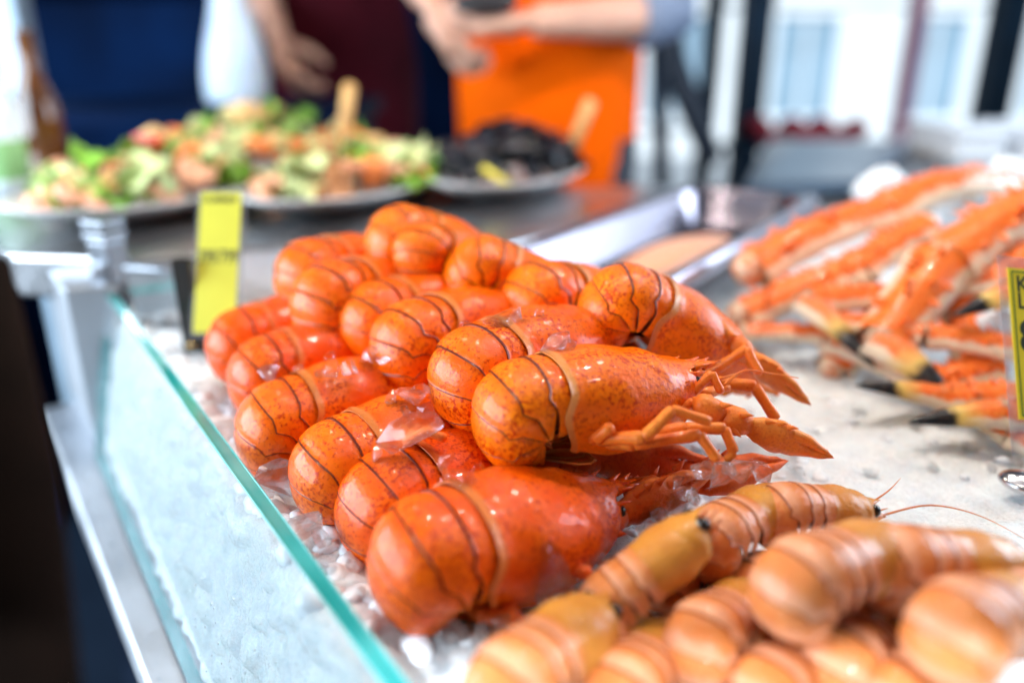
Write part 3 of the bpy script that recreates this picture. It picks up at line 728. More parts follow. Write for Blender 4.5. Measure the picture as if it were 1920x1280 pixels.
CHIPS = ((700, 655, .50), (720, 680, .49), (655, 690, .50), (600, 700, .51), (735, 745, .475), (790, 730, .47), (815, 800, .445), (705, 850, .43), (840, 905, .405), (880, 915, .40), (895, 880, .41), (935, 610, .47), (985, 605, .475), (1010, 590, .48), (1065, 650, .445), (870, 610, .50), (560, 870, .475), (500, 925, .465), (600, 1010, .42), (660, 1060, .40), (720, 1180, .37), (900, 1190, .36), (1235, 965, .43), (1270, 905, .43), (1300, 930, .42), (1425, 885, .45), (560, 690, .52), (470, 880, .50), (760, 770, .455), (745, 1225, .365), (935, 1165, .37))
for (px, py, d) in CHIPS:
    r = rnd.uniform(.0035, .0075); mb = facet_chunk(r, (rnd.uniform(.9, 1.6), rnd.uniform(.6, 1.0), rnd.uniform(.5, 1.0)), rnd)
    o = link('ice_chip', mb.mesh('ice_chip', M_CLEAR, False)); o.location = at_d(px, py, d); o.rotation_euler = (rnd.uniform(-1, 1), rnd.uniform(-1, 1), rnd.uniform(0, 6))
    tag(o, 'small clear ice chip scattered among the lobsters', 'ice', 'small ice chips among the lobsters')

# ------------------------------------------------------------------ glass guard
def pane_mat():
    m = bpy.data.materials.new('guard_glass'); m.use_nodes = True; nt = m.node_tree; nt.nodes.remove(nt.nodes['Principled BSDF'])
    out = nt.nodes['Material Output']
    tr = nd(nt, 'ShaderNodeBsdfTransparent', i_Color=(.95, .99, .99, 1)); gl = nd(nt, 'ShaderNodeBsdfGlossy', i_Roughness=.02)
    df = nd(nt, 'ShaderNodeBsdfDiffuse', i_Color=(.78, .88, .92, 1)); lw = nd(nt, 'ShaderNodeFresnel', i_IOR=1.45)
    f = obj_noise(nt, 14, 5, .6); haze = ramp(nt, f, (.42, (.01,)*3), (.75, (.16,)*3))
    m1 = nd(nt, 'ShaderNodeMixShader'); m2 = nd(nt, 'ShaderNodeMixShader')
    ln(nt, haze, m1.inputs[0]); ln(nt, tr.outputs[0], m1.inputs[1]); ln(nt, df.outputs[0], m1.inputs[2])
    ln(nt, lw.outputs[0], m2.inputs[0]); ln(nt, m1.outputs[0], m2.inputs[1]); ln(nt, gl.outputs[0], m2.inputs[2]); ln(nt, m2.outputs[0], out.inputs['Surface'])
    return m
def edge_mat():
    m, nt, b = new_mat('green_glass_edge'); f = obj_noise(nt, 14, 3, .5)
    ln(nt, ramp(nt, f, (.3, (.0, .30, .31)), (.50, (.02, .38, .39)), (.70, (.06, .50, .51))), b.inputs['Base Color'])
    b.inputs['Roughness'].default_value = .15; b.inputs['Coat Weight'].default_value = .3
    return m
M_PANE, M_EDGE = pane_mat(), edge_mat()
guard = empty('glass_guard', Matrix.Translation(GC)); tag(guard, 'tilted clear glass guard with green edges in front of the ice', 'glass guard')
NEARX = 0.22
a, b_, c_, d_ = GA, GA+gdir*((GB-GA).length+NEARX), GC, GC+gdir*((GB-GA).length+NEARX+.05)
gn = (b_-a).cross(c_-a).normalized();
if gn.dot(gin) > 0: gn = -gn          # outwards, to the customer
th = .0090
inv = Matrix.Translation(-GC)
def quad_part(name, pts, mat, parent):
    nn = (pts[1]-pts[0]).cross(pts[3]-pts[0]); pts = pts if nn.dot(gn) > 0 else list(reversed(pts))
    mb = MB(); mb.add([inv @ p for p in pts], [(0, 1, 2, 3)]); return link(name, mb.mesh(name, mat, False), parent)
outer = [p+gn*th*.5 for p in (a, b_, d_, c_)]; inner = [p-gn*th*.5 for p in (a, b_, d_, c_)]
quad_part('pane_outer_face', outer, M_PANE, guard)
mb = MB()
for i, j in ((0, 1), (3, 0), (2, 3)):
    mb.add([inv @ q for q in (outer[i], outer[j], inner[j], inner[i])], [(0, 1, 2, 3)])
link('green_edge', mb.mesh('green_edge', M_EDGE, False), guard)
# bevelled highlights along the top edge
mb = MB()
for side in (1, -1):
    k = th*.5; up = (a-c_).normalized()
    mb.tube([inv @ (a+gn*side*k), inv @ (b_+gn*side*k)], .0006, 6)
link('ground_arris', mb.mesh('ground_arris', plain('arris_glass', (.16, .55, .56), .15, nscale=30)), guard)
mb = MB(); rd = random.Random(5); dn = (c_-a); ud = (b_-a)
bm0 = [(0, 0)]
for _ in range(170):
    s, t = rd.uniform(0, .62), min(.97, abs(rd.gauss(.62, .22))); p = inv @ (a+ud*s+dn*t+gn*(th*.5+.0001)); r = rd.uniform(.0003, .0009)
    e1 = ud.normalized(); e2 = dn.normalized()
    rings = [p+gn*r*.55]; V2 = [p+gn*r*.5]+[p+(e1*math.cos(q)+e2*math.sin(q)*rd.uniform(1, 1.4))*r for q in [2*math.pi*k/8 for k in range(8)]]
    mb.add(V2, [(0, 1+k, 1+(k+1) % 8) for k in range(8)])
mw, ntw, bw = new_mat('water_drop'); bw.inputs['Base Color'].default_value = (.9, .97, 1, 1); bw.inputs['Roughness'].default_value = .05; bw.inputs['Transmission Weight'].default_value = 1.0; bw.inputs['IOR'].default_value = 1.33
o = link('water_drops', mb.mesh('water_drops', mw), guard); tag(o, kind='stuff')

# ------------------------------------------------------------------ metals and setting materials
def steel_mat(name, col=(.62, .64, .68), rough=.28, aniso=(4, 120, 4)):
    m, nt, b = new_mat(name); tc = nd(nt, 'ShaderNodeTexCoord'); mp = nd(nt, 'ShaderNodeMapping'); mp.inputs['Scale'].default_value = aniso
    ln(nt, tc.outputs['Object'], mp.inputs[0]); n = nd(nt, 'ShaderNodeTexNoise', i_Scale=14.0, i_Detail=5.0); ln(nt, mp.outputs[0], n.inputs['Vector'])
    s = obj_noise(nt, 9, 5, .65)
    ln(nt, ramp(nt, s, (.3, tuple(c*.82 for c in col)), (.7, col)), b.inputs['Base Color'])
    ln(nt, ramp(nt, math_(nt, 'MULTIPLY', math_(nt, 'ADD', n.outputs['Fac'], s), .5), (.35, (rough*.7,)*3), (.65, (rough*1.5,)*3)), b.inputs['Roughness'])
    b.inputs['Metallic'].default_value = 1.0; bump(nt, b, n.outputs['Fac'], .12, .0006); return m
M_STEEL = steel_mat('brushed_steel'); M_STEELD = steel_mat('dark_steel', (.30, .32, .36), .34); M_CHROME = steel_mat('polished_steel', (.70, .70, .72), .17, (2, 30, 2))
M_LEDGE = steel_mat('wet_steel_ledge', (.52, .55, .60), .45, (20, 200, 20))
Z = .045
def P2(px, py, z=Z): p = at_z(px, py, z); return (p.x, p.y)
# counter that carries the platters, with its folded front edge
cp = [(-.522, .802), P2(250, 484), (-.20, .862), (-.02, .830)]
pan_L = Vector((-.265, -.387, 0)).normalized(); pan_S = Vector((-pan_L.y, pan_L.x, 0)); pan_S = pan_S if pan_S.x < 0 else -pan_S
Q0 = Vector((.428, 1.107, Z)); PW, PL = .19, .56
Qf = Q0+pan_S*PW; Qn_ = Qf+pan_L*PL
cp += [((Qf+pan_L*.40+pan_S*.012).x, (Qf+pan_L*.40+pan_S*.012).y), ((Qf+pan_S*.012).x, (Qf+pan_S*.012).y), (.20, 1.23), (.03, 1.215), (-.03, 1.44), (-1.0, 1.60), (-1.0, 1.30)]
mb = MB(); mb.prism(cp, Z-.045, Z); counter = bevel(link('steel_counter', mb.mesh('steel_counter', M_STEEL, False)), .004)
tag(counter, 'brushed steel counter carrying the salad platters behind the lobsters', 'counter')
# inner rear wall of the ice tray
mb = MB(); q = [Vector((*P2(250, 486), 0)), Vector((-.20, .858, 0)), Vector((.02, .822, 0))]
for a0, a1 in zip(q, q[1:]): mb.add([a0+Vector((0, -.004, Z-.003)), a1+Vector((0, -.004, Z-.003)), a1+Vector((0, -.004, -.06)), a0+Vector((0, -.004, -.06))], [(0, 1, 2, 3)])
tag(link('tray_back_wall', mb.mesh('tray_back_wall', M_CHROME, False)), 'polished steel rear wall of the ice tray behind the lobsters', 'tray wall')
# left end wall of the tray
w0, w1 = at_z(236, 506, .046), at_z(362, 514, .046)
mb = MB(); n_ = Vector((-(w1-w0).y, (w1-w0).x, 0)).normalized()*.004
V8 = [w0, w1, w1+n_, w0+n_]; low = [Vector((p.x, p.y, -.06)) for p in V8]
mb.add(V8+low, [(0, 1, 2, 3), (0, 4, 5, 1), (1, 5, 6, 2), (2, 6, 7, 3), (3, 7, 4, 0)])
ew = link('tray_end_wall', mb.mesh('tray_end_wall', M_CHROME, False)); tag(ew, 'polished steel end wall of the ice tray mirroring the lobsters', 'tray wall')
mb = MB(); mb.tube([w0+Vector((0, 0, .002)), w1+Vector((0, 0, .002))], .0035, 8); link('folded_rim', mb.mesh('folded_rim', M_STEELD), ew)
# pillar box at the end of the glass
bx = [(-.426, .728), (-.386, .742), (-.432, .865), (-.515, .852)]
mb = MB(); mb.prism(bx, ZB-.002, .030)
pil = bevel(link('steel_pillar_box', mb.mesh('steel_pillar_box', M_LEDGE, False)), .003); tag(pil, 'pale steel corner box at the far end of the glass', 'steel box')
mb = MB(); ca_ = GA+Vector((-.002, .010, 0))
rz = Matrix.Translation(ca_) @ Matrix.Rotation(R_(-22), 4, 'Z')
mb.box((-.014, -.008, .006), (.012, .016, .050), 0, rz); mb.box((-.016, -.010, .050), (.014, .018, .058), 0, rz); mb.box((-.016, -.010, .061), (.014, .018, .070), 0, rz); mb.box((-.008, -.014, -.010), (.008, -.006, .030), 0, rz)
cl = bevel(link('glass_clamp', mb.mesh('glass_clamp', M_STEELD, False)), .002); tag(cl, 'polished steel clamp post holding the end of the glass', 'clamp')
mb = MB(); mb.tube([rz @ Vector((-.002, -.018, .018)), rz @ Vector((-.002, -.005, .018))], [.005, .005], 12); link('screw', mb.mesh('screw', M_STEELD), cl)
# ledge outside the glass
zl = ZB-.003; s0, s1 = at_z(75, 765, zl), at_z(300, 1360, zl); i0, i1 = GC+gin*.02, GD+gdir*.25+gin*.02
mb = MB(); mb.prism([(s0.x, s0.y), (s1.x, s1.y), (i1.x, i1.y), (i0.x, i0.y), (-.47, .86)], zl-.03, zl)
tag(bevel(link('steel_ledge', mb.mesh('steel_ledge', M_LEDGE, False)), .004), 'wet pale steel ledge running along the outside foot of the glass', 'ledge')
mb = MB(); rd = random.Random(8)
for _ in range(26):
    t, w = rd.uniform(.05, .9), rd.uniform(.2, .7); p = (s0*(1-t)+s1*t)*(1-w)+(GC*(1-t)+(GD+gdir*.1)*t)*w; r = rd.uniform(.0006, .0022)
    mb.ball((p.x, p.y, zl+.0002), (r*rd.uniform(.8, 1.6), r, r*.45), 8)
tag(link('water_drops_on_ledge', mb.mesh('ledge_drops', mw)), 'water drops scattered on the steel ledge', 'water', kind='stuff')
# cabinet below the tray and the ground
mb = MB(); mb.prism([(s0.x+.03, s0.y), (s1.x+.03, s1.y), (.9, .1), (1.6, 1.2), (.5, 1.20), (-.02, .86), (-.40, .86)], -.90, ZB-.034)
tag(link('counter_cabinet', mb.mesh('counter_cabinet', plain('navy_cabinet', (.004, .008, .018), .7, nscale=6, Specular_IOR_Level=.05), False)), 'dark cabinet under the ice tray', 'cabinet')
mb = MB(); mb.add([(-40, -40, -.92), (60, -40, -.92), (60, 90, -.92), (-40, 90, -.92)], [(0, 1, 2, 3)])
tag(link('ground', mb.mesh('ground', plain('wet_paving', (.30, .31, .33), .5, nscale=3, var=.3), False)), kind='structure')
mb = MB(); mb.box((-2.2, -.9, -.915), (1.3, 3.4, -.905)); tag(link('stall_floor', mb.mesh('stall_floor', plain('dark_mat', (.004, .008, .016), .8, nscale=5, Specular_IOR_Level=.05), False)), kind='structure')
# unseen canopy, added over the stall to block skylight and shade the counter
M_ROOF = plain('canopy_cloth', (.05, .05, .065), .8, nscale=3)
mb = MB(); mb.box((-1.1, -.9, 1.12), (1.5, 3.3, 1.14)); tag(link('shade_canopy', mb.mesh('shade_canopy', M_ROOF, False)), kind='structure')
# dark rear partition at the left, behind the platters
mb = MB(); mb.box((-2.4, 3.0, -.9), (-.10, 3.06, 1.12)); mb.box((-2.4, 2.96, .42), (-.10, 3.0, .50))
tag(link('back_partition', mb.mesh('back_partition', plain('navy_panel', (.0, .007, .034), .7, nscale=3, var=.5, Specular_IOR_Level=.05), False)), 'dark navy panel closing the stall behind the platters', 'partition')

# ------------------------------------------------------------------ sunk steel pan with a piece of fish
pan = empty('steel_pan', Matrix.Translation(Q0))
mp = Matrix((pan_L, pan_S, Vector((0, 0, 1)))).transposed().to_4x4()
def rrect(l0, l1, w0, w1, r, z, n=6):
    out = []
    for (cx, cy, a0) in ((l1-r, w1-r, 0), (l0+r, w1-r, 90), (l0+r, w0+r, 180), (l1-r, w0+r, 270)):
        for k in range(n+1):
            a = R_(a0+90*k/n); out.append(mp @ Vector((cx+r*math.cos(a), cy+r*math.sin(a), z)))
    return out
rows = [rrect(0, PL, 0, PW, .012, -.012), rrect(0, PL, 0, PW, .012, .004), rrect(.004, PL-.004, .004, PW-.004, .012, .006), rrect(.012, PL-.012, .012, PW-.012, .055, .005),
        rrect(.015, PL-.015, .015, PW-.015, .055, .0), rrect(.022, PL-.022, .022, PW-.022, .055, -.040), rrect(.030, PL-.030, .030, PW-.030, .05, -.048), rrect(.09, PL-.09, .08, PW-.08, .012, -.049)]
mb = MB(); mb.grid([list(reversed(r)) for r in rows], close=True); n0 = len(mb.v)-len(rows[-1]); mb.f.append(tuple(range(n0, len(mb.v)))); mb.mi.append(0)
link('pan_shell', mb.mesh('pan_shell', plain('pan_steel', (.30, .27, .32), .22, 1.0, nscale=5, var=.12, bmp=0)), pan); tag(pan, 'sunk stainless steel pan with rounded corners beyond the lobsters', 'steel pan')
f0 = P2(1175, 505, .018); f1 = P2(1335, 445, .018); fm = Vector((f0[0], f0[1], 0)); fd = Vector((f1[0], f1[1], 0))-fm; fl_ = fd.length; fd.normalize()
fmat = Matrix((fd, Vector((-fd.y, fd.x, 0)), Vector((0, 0, 1)))).transposed().to_4x4(); fmat.translation = (f0[0], f0[1], .004)
mb = MB(); P = []
for i in range(13):
    t = i/12; w = .036*(.8+.25*math.sin(math.pi*t)); hh = .020*(.65+.5*math.sin(math.pi*t))
    P.append([Vector((t*fl_*1.1, w*math.cos(a)*abs(math.cos(a))**-.35 if abs(math.cos(a)) > .01 else 0, hh*max(-.5, math.sin(a)))) for a in [2*math.pi*j/18 for j in range(18)]])
mb.grid([list(reversed(r)) for r in P], close=True); mb.tube([P[0][0]*.5+P[0][9]*.5]*2, [.001, .001], 5)
m_s, nts, bs = new_mat('salmon_flesh'); tcs = nd(nts, 'ShaderNodeTexWave', i_Scale=45.0, i_Distortion=4.0); tco = nd(nts, 'ShaderNodeTexCoord'); ln(nts, tco.outputs['Object'], tcs.inputs['Vector'])
ln(nts, ramp(nts, tcs.outputs['Fac'], (.2, (.80, .30, .16)), (.8, (.86, .52, .36))), bs.inputs['Base Color']); bs.inputs['Roughness'].default_value = .35; bs.inputs['Subsurface Weight'].default_value = .2; bs.inputs['Subsurface Scale'].default_value = .006
o = link('fish_fillet', mb.mesh('fish_fillet', m_s), None, fmat); tag(o, 'pale salmon-coloured fish piece lying in the steel pan', 'fish fillet')

# ------------------------------------------------------------------ price cards
M_CARD = plain('yellow_card', (.66, .66, .06), .45, nscale=30, var=.05, bmp=0); M_CARD2 = plain('strong_yellow_card', (.78, .60, .02), .45, nscale=30, var=.05, bmp=0)
M_INK = plain('black_ink', (.02, .03, .012), .6, var=.2, bmp=0)
m_ac, nta, ba = new_mat('clear_acrylic'); nta.nodes.remove(ba); tr = nd(nta, 'ShaderNodeBsdfTransparent', i_Color=(.93, .95, .97, 1)); gl = nd(nta, 'ShaderNodeBsdfGlossy', i_Roughness=.05); df = nd(nta, 'ShaderNodeBsdfDiffuse', i_Color=(.7, .72, .8, 1))
mx = nd(nta, 'ShaderNodeMixShader', i_0=.10); mx2 = nd(nta, 'ShaderNodeMixShader', i_0=.12); ln(nta, tr.outputs[0], mx.inputs[1]); ln(nta, gl.outputs[0], mx.inputs[2]); ln(nta, mx.outputs[0], mx2.inputs[1]); ln(nta, df.outputs[0], mx2.inputs[2]); ln(nta, mx2.outputs[0], nta.nodes['Material Output'].inputs['Surface'])
M_ACR = m_ac
def text(name, s, size, loc, parent, mat, sx=1.0, al='CENTER'):
    c = bpy.data.curves.new(name, 'FONT'); c.body = s; c.size = size; c.extrude = .00008; c.offset = size*.012; c.align_x = al
    tmp = bpy.data.objects.new(name, c); COL.objects.link(tmp); me = bpy.data.meshes.new_from_object(tmp.evaluated_get(bpy.context.evaluated_depsgraph_get())); bpy.data.objects.remove(tmp); me.materials.clear(); me.materials.append(mat)
    o = link(name, me, parent); o.location = loc; o.scale = (sx, 1, 1); return o
def card_frame(bl, br, tl):
    x = (br-bl); w = x.length; y = (tl-bl); h = y.length; y.normalize(); x = (x-y*x.dot(y)).normalized(); z = x.cross(y)
    m = Matrix((x, y, z)).transposed().to_4x4(); m.translation = bl; return m, w, h
m, w, h = card_frame(at_d(362, 624, .690), at_d(440, 618, .690), at_d(377, 361, .705))
card = empty('price_card', m); tag(card, 'tall yellow price card in a clear sleeve at the back left of the lobsters', 'price card')
mb = MB(); mb.box((0, 0, 0), (w, h, .0006)); link('paper', mb.mesh('paper', M_CARD, False), card)
mb = MB(); mb.box((-.003, -.004, -.0012), (w+.004, h+.004, -.0004)); link('clear_sleeve', mb.mesh('clear_sleeve', M_ACR, False), card)
text('lettering', 'HUMMER', .0080, (w*.47, h*.925, .0007), card, M_INK, .95); text('lettering', '399/799', .0175, (w*.5, h*.49, .0007), card, M_INK, .62)
hb = at_d(350, 680, .70); mb = MB(); hm = Matrix.Translation(at_d(363, 600, .705)); mb.box((-.012, -.002, -.045), (.004, .006, .055), 0, hm); mb.box((.004, -.001, -.045), (.030, .004, -.004), 0, hm)
hold = bevel(link('card_holder', mb.mesh('card_holder', plain('black_plastic', (.015, .012, .010), .25, bmp=0), False)), .001); tag(hold, 'black plastic holder gripping the foot of the tall yellow card', 'card holder')
mb = MB(); mb.tube([hm @ Vector((-.003, -.006, -.022)), hm @ Vector((-.003, -.001, -.022))], [.003, .003], 12); link('screw', mb.mesh('screw', plain('brass', (.7, .45, .2), .25, 1.0, bmp=0)), hold)
mb = MB(); mb.tube([hm @ Vector((.006+.009*(1-math.cos(t)), -.004, -.004+.012*math.sin(t))) for t in [math.pi*k/10 for k in range(11)]], .0008, 6); link('wire_clip', mb.mesh('wire_clip', M_STEELD), hold)
m, w, h = card_frame(at_d(1910, 786, .500), at_d(2070, 770, .515), at_d(1888, 502, .515))
card = empty('price_card', m); tag(card, 'bright yellow price card cut by the right edge, in front of the crab legs', 'price card')
mb = MB(); mb.box((0, 0, 0), (w, h, .0006)); link('paper', mb.mesh('paper', M_CARD2, False), card)
mb = MB(); mb.box((-.006, -.022, -.0012), (w+.004, h+.008, -.0004)); link('clear_sleeve', mb.mesh('clear_sleeve', M_ACR, False), card)
mb = MB()
for lo, hi in (((.0022, .002, .0007), (.0030, h-.002, .0009)), ((.003, .002, .0007), (w, .0028, .0009)), ((.003, h-.0028, .0007), (w, h-.002, .0009))): mb.box(lo, hi)
link('printed_border', mb.mesh('printed_border', plain('green_ink', (.03, .12, .02), .6, bmp=0), False), card)
def txt_l(s, size, x, y): text('lettering', s, size, (x, y, .0007), card, M_INK, 1.0, 'LEFT')
txt_l('K', .0150, .0052, h*.845); txt_l('L', .0150, .0052, h*.73); txt_l('8', .030, .0046, h*.44)
# chrome spoon end at the right
mb = MB(); mb.ball((0, 0, 0), (.016, .011, .005), 16); o = link('metal_scoop', mb.mesh('metal_scoop', M_CHROME)); o.location = at_z(1925, 905, -.006); o.rotation_euler = (.2, 0, R_(-40)); tag(o, 'shiny metal scoop end at the right edge on the ice', 'scoop')

# ------------------------------------------------------------------ king crab legs
def crab_mat(name, tip=False, red=0.0):
    m, nt, b = new_mat(name); uv = nd(nt, 'ShaderNodeUVMap'); uv.uv_map = 'UVMap'; sp = nd(nt, 'ShaderNodeSeparateXYZ'); ln(nt, uv.outputs[0], sp.inputs[0])
    n1 = obj_noise(nt, 70, 5, .65); n2 = obj_noise(nt, 300, 4, .6)
    v = math_(nt, 'ADD', sp.outputs[1], math_(nt, 'MULTIPLY', math_(nt, 'SUBTRACT', n1, .5), .75))
    org = ramp(nt, n2, (.35, (.80, .10, .010)), (.65, (.88, .25, .045)))
    base = mixc(nt, ramp(nt, v, (.66, (0, 0, 0)), (.80, (1, 1, 1))), (.84, .66, .48, 1), org)
    if tip:
        base = mixc(nt, ramp(nt, math_(nt, 'ADD', sp.outputs[0], math_(nt, 'MULTIPLY', math_(nt, 'SUBTRACT', n1, .5), .2)), (.25, (0, 0, 0)), (.5, (1, 1, 1))), base, (.74, .48, .13, 1))
        u = math_(nt, 'ADD', sp.outputs[0], math_(nt, 'MULTIPLY', math_(nt, 'SUBTRACT', n1, .5), .22))
        base = mixc(nt, ramp(nt, u, (.50, (0, 0, 0)), (.60, (1, 1, 1))), base, (.010, .010, .012, 1))
    spk = ramp(nt, obj_noise(nt, 160, 5, .75), (.58, (0, 0, 0)), (.68, (1, 1, 1))); base = mixc(nt, math_(nt, 'MULTIPLY', spk, .5), base, (.16, .06, .02, 1))
    ln(nt, base, b.inputs['Base Color']); b.inputs['Roughness'].default_value = .28; b.inputs['Specular IOR Level'].default_value = .25; b.inputs['Subsurface Weight'].default_value = .12; b.inputs['Subsurface Scale'].default_value = .004; b.inputs['Coat Weight'].default_value = .2
    bump(nt, b, math_(nt, 'ADD', n1, math_(nt, 'MULTIPLY', n2, .5)), .35, .003); return m
M_CRAB, M_CRABT = crab_mat('crab_shell'), crab_mat('crab_claw_tip', True)
rc = random.Random(21)
def crab_seg(name, a, b, r0, r1, parent, tip=False, up=Vector((0, -.12, .99)), bend=0.0):
    d = b-a; L = d.length; t = d.normalized(); s = t.cross(up).normalized(); n = s.cross(t); mb = MB(); n_ = 11; rows, U = [], []
    for i in range(n_+1):
        q = i/n_
        r = (r0+(r1-r0)*q)*(1+.16*math.exp(-((q-.02)/.07)**2)+(.20*math.exp(-((q-.97)/.08)**2) if not tip else 0))
        if tip: r = r0*(1-q)**.75+.0006
        c = a+t*(L*q)+n*(bend*L*(q*(1-q)*4)); row = []
        for j in range(14):
            w = 2*math.pi*j/14; rr = r*.98*(1+.14*math.cos(3*w)+.13*noise.noise(Vector((q*9, j*1.1, L*40))))
            row.append(c+s*rr*math.sin(w)*1.18+n*rr*math.cos(w)*.66); U.append((q, .5+.5*math.cos(w)))
        rows.append(row)
    mb.grid([list(reversed(r_)) for r_ in rows], uv=[U[i*14+13-j] for i in range(n_+1) for j in range(14)], close=True)
    n0_ = len(mb.uv); mb.ball(a, (r0*.85,)*3, 10); mb.uv[n0_:] = [(.1, .72)]*(len(mb.uv)-n0_)
    if not tip:
        n0_ = len(mb.uv); mb.ball(b, (r1*.85,)*3, 10); mb.uv[n0_:] = [(.2, .72)]*(len(mb.uv)-n0_)
        for _ in range(16):
            q, w = rc.uniform(.08, .95), rc.uniform(-1.3, 1.3); r = r0+(r1-r0)*q; k = s*math.sin(w)*1.1+n*math.cos(w)*.9; p = a+t*(L*q)+n*(bend*L*(q*(1-q)*4))+k*r*.8
            n0_ = len(mb.uv); mb.tube([p-k*r*.1, p+k*r*.1, p+(k+t*.5)*r*.42], [r*.20, r*.13, r*.02], 6); mb.uv[n0_:] = [(.2, .95)]*(len(mb.uv)-n0_)
    o = link(name, mb.mesh(name, M_CRABT if tip else M_CRAB), parent); return o
def crab_leg(pts, rad, label, tip=True, bends=None):
    W_ = [at_d(*p) for p in pts]; t = empty('crab_leg', Matrix.Translation(W_[0])); tag(t, label, 'crab leg', 'king crab legs piled on the ice'); iv = -W_[0]
    names = ['upper_segment', 'middle_segment', 'lower_segment', 'foot_segment']
    for k in range(len(pts)-1):
        last = tip and k == len(pts)-2
        crab_seg('claw_tip' if last else names[k % 4], W_[k]+iv, W_[k+1]+iv, rad[k], rad[k+1], t, last, bend=(bends[k] if bends else .03))
    return t
crab_leg([(1890, 352, .90), (1650, 398, .84), (1405, 505, .78)], [.019, .022, .021], 'longest crab leg at the back, arched from the ice toward the pan', False, [.10, .05])
crab_leg([(1735, 425, .80), (1600, 505, .765), (1390, 592, .74)], [.017, .018, .017], 'crab leg folded under the longest one, cream edge toward the lobsters', False, [.03, .03])
crab_leg([(2010, 360, .76), (1765, 490, .70), (1655, 640, .655), (1792, 752, .60)], [.026, .024, .019, .014], 'thick crab leg bending down the middle to a white black-tipped claw', True, [.05, .03, .03])
crab_leg([(1760, 560, .74), (1515, 565, .70), (1642, 690, .645)], [.016, .014, .0115], 'crab leg with a short white claw pointing at the ice', True)
crab_leg([(1930, 660, .63), (1735, 628, .65), (1560, 600, .70)], [.014, .012, .010], 'pale level crab leg running behind the yellow card', False)
crab_leg([(1700, 625, .69), (1540, 628, .70), (1400, 622, .72)], [.010, .010, .009], 'thin cream crab leg lying flat next to the hook-curled lobster', False)
crab_leg([(1920, 742, .60), (1765, 745, .605), (1603, 722, .60)], [.013, .012, .008], 'low crab leg whose long black tip points at the lobster', True)
crab_leg([(2010, 800, .555), (1880, 775, .565), (1703, 792, .56)], [.014, .013, .011], 'yellowish crab leg nearest the camera with a black tip', True)
crab_leg([(1990, 500, .66), (1905, 548, .645), (1788, 592, .63)], [.014, .013, .010], 'short red crab leg beside the yellow card with black point', True)
crab_leg([(1860, 690, .64), (1740, 720, .63), (1560, 640, .70)], [.014, .013, .013], 'orange crab leg deep in the pile under the white claw', False)
crab_leg([(1820, 540, .73), (1660, 600, .71), (1560, 690, .69)], [.019, .018, .014], 'broad orange crab leg in the shaded middle of the pile', False)
crab_leg([(1900, 440, .75), (1800, 560, .70), (1830, 700, .66)], [.018, .017, .014], 'red-brown crab leg hanging behind the thick one', False)
crab_leg([(2010, 880, .53), (1900, 820, .56), (1790, 770, .60)], [.011, .010, .008], 'dark crab leg low at the right, black end beside the card', True)
crab_leg([(1960, 445, .72), (1880, 520, .69), (1770, 530, .70)], [.020, .018, .015], 'stout crab leg joint rising behind the yellow card', False)
for (px, py, d, r, lab) in ((1650, 350, .98, .028, 'white frosted ice lump behind the longest crab leg'), (1890, 350, .92, .034, 'tall white ice lump at the far right behind the crab legs'), (1800, 385, .90, .024, 'ice lump between two crab legs at the back'), (1870, 610, .66, .016, 'ice piece glinting between crab legs by the card')):
    mb = MB(); ice_blob(mb, Vector((0, 0, 0)), r, rnd, 3, (1, 1, .85)); o = link('ice_chunk', mb.mesh('ice_chunk', M_ICE)); o.location = at_d(px, py, d); tag(o, lab, 'ice', 'clear ice pieces on the heap')

# ------------------------------------------------------------------ platters and food
M_CHINA = plain('white_china', (.90, .91, .93), .2, nscale=5, var=.04, bmp=0)
def platter(e0, e1, zr, wid, label):
    a0, a1 = Vector((e0[0], e0[1], 0)), Vector((e1[0], e1[1], 0)); ax_ = a1-a0; L = ax_.length/2; ax_.normalize(); cy = Vector((-ax_.y, ax_.x, 0)); c = (a0+a1)/2; c.z = Z
    m = Matrix((ax_, cy, Vector((0, 0, 1)))).transposed().to_4x4(); m.translation = c
    t = empty('platter', m); tag(t, label, 'platter'); mb = MB(); rows = []
    def pr(r, z): return [Vector((r*L*math.cos(a), r*wid*math.sin(a), z+(zr-Z-.030)*r*r*abs(math.cos(a))**3)) for a in [2*math.pi*j/40 for j in range(40)]]
    rows = [pr(.02, .006), pr(.45, .006), pr(.62, .010), pr(.85, .024), pr(.97, .031), pr(1.0, .0315), pr(1.0, .029), pr(.86, .018), pr(.62, .003), pr(.55, .001), pr(.02, .001)]
    mb.grid(rows, close=True); link('dish', mb.mesh('dish', M_CHINA), t); return m, L, wid
FOOD = {}
def leafm():
    mb = MB(); P = []
    for i in range(9):
        u = i/8; P.append([Vector((u*.055-.027, (v/3-1)*.022*math.sin(math.pi*(.08+.88*u))**.7, .008*math.sin(u*7+v)+.006*math.cos(v*2.1+u*4)+.012*u*u)) for v in range(7)])
    mb.grid(P, .0008); return mb
def curlm(r, R, ang): 
    mb = MB(); mb.tube([(R*math.cos(t), R*math.sin(t), .003*math.sin(3*t)) for t in [ang*k/10 for k in range(11)]], [r*(.5+.6*math.sin(math.pi*(.15+.8*k/10))) for k in range(11)], 9); return mb
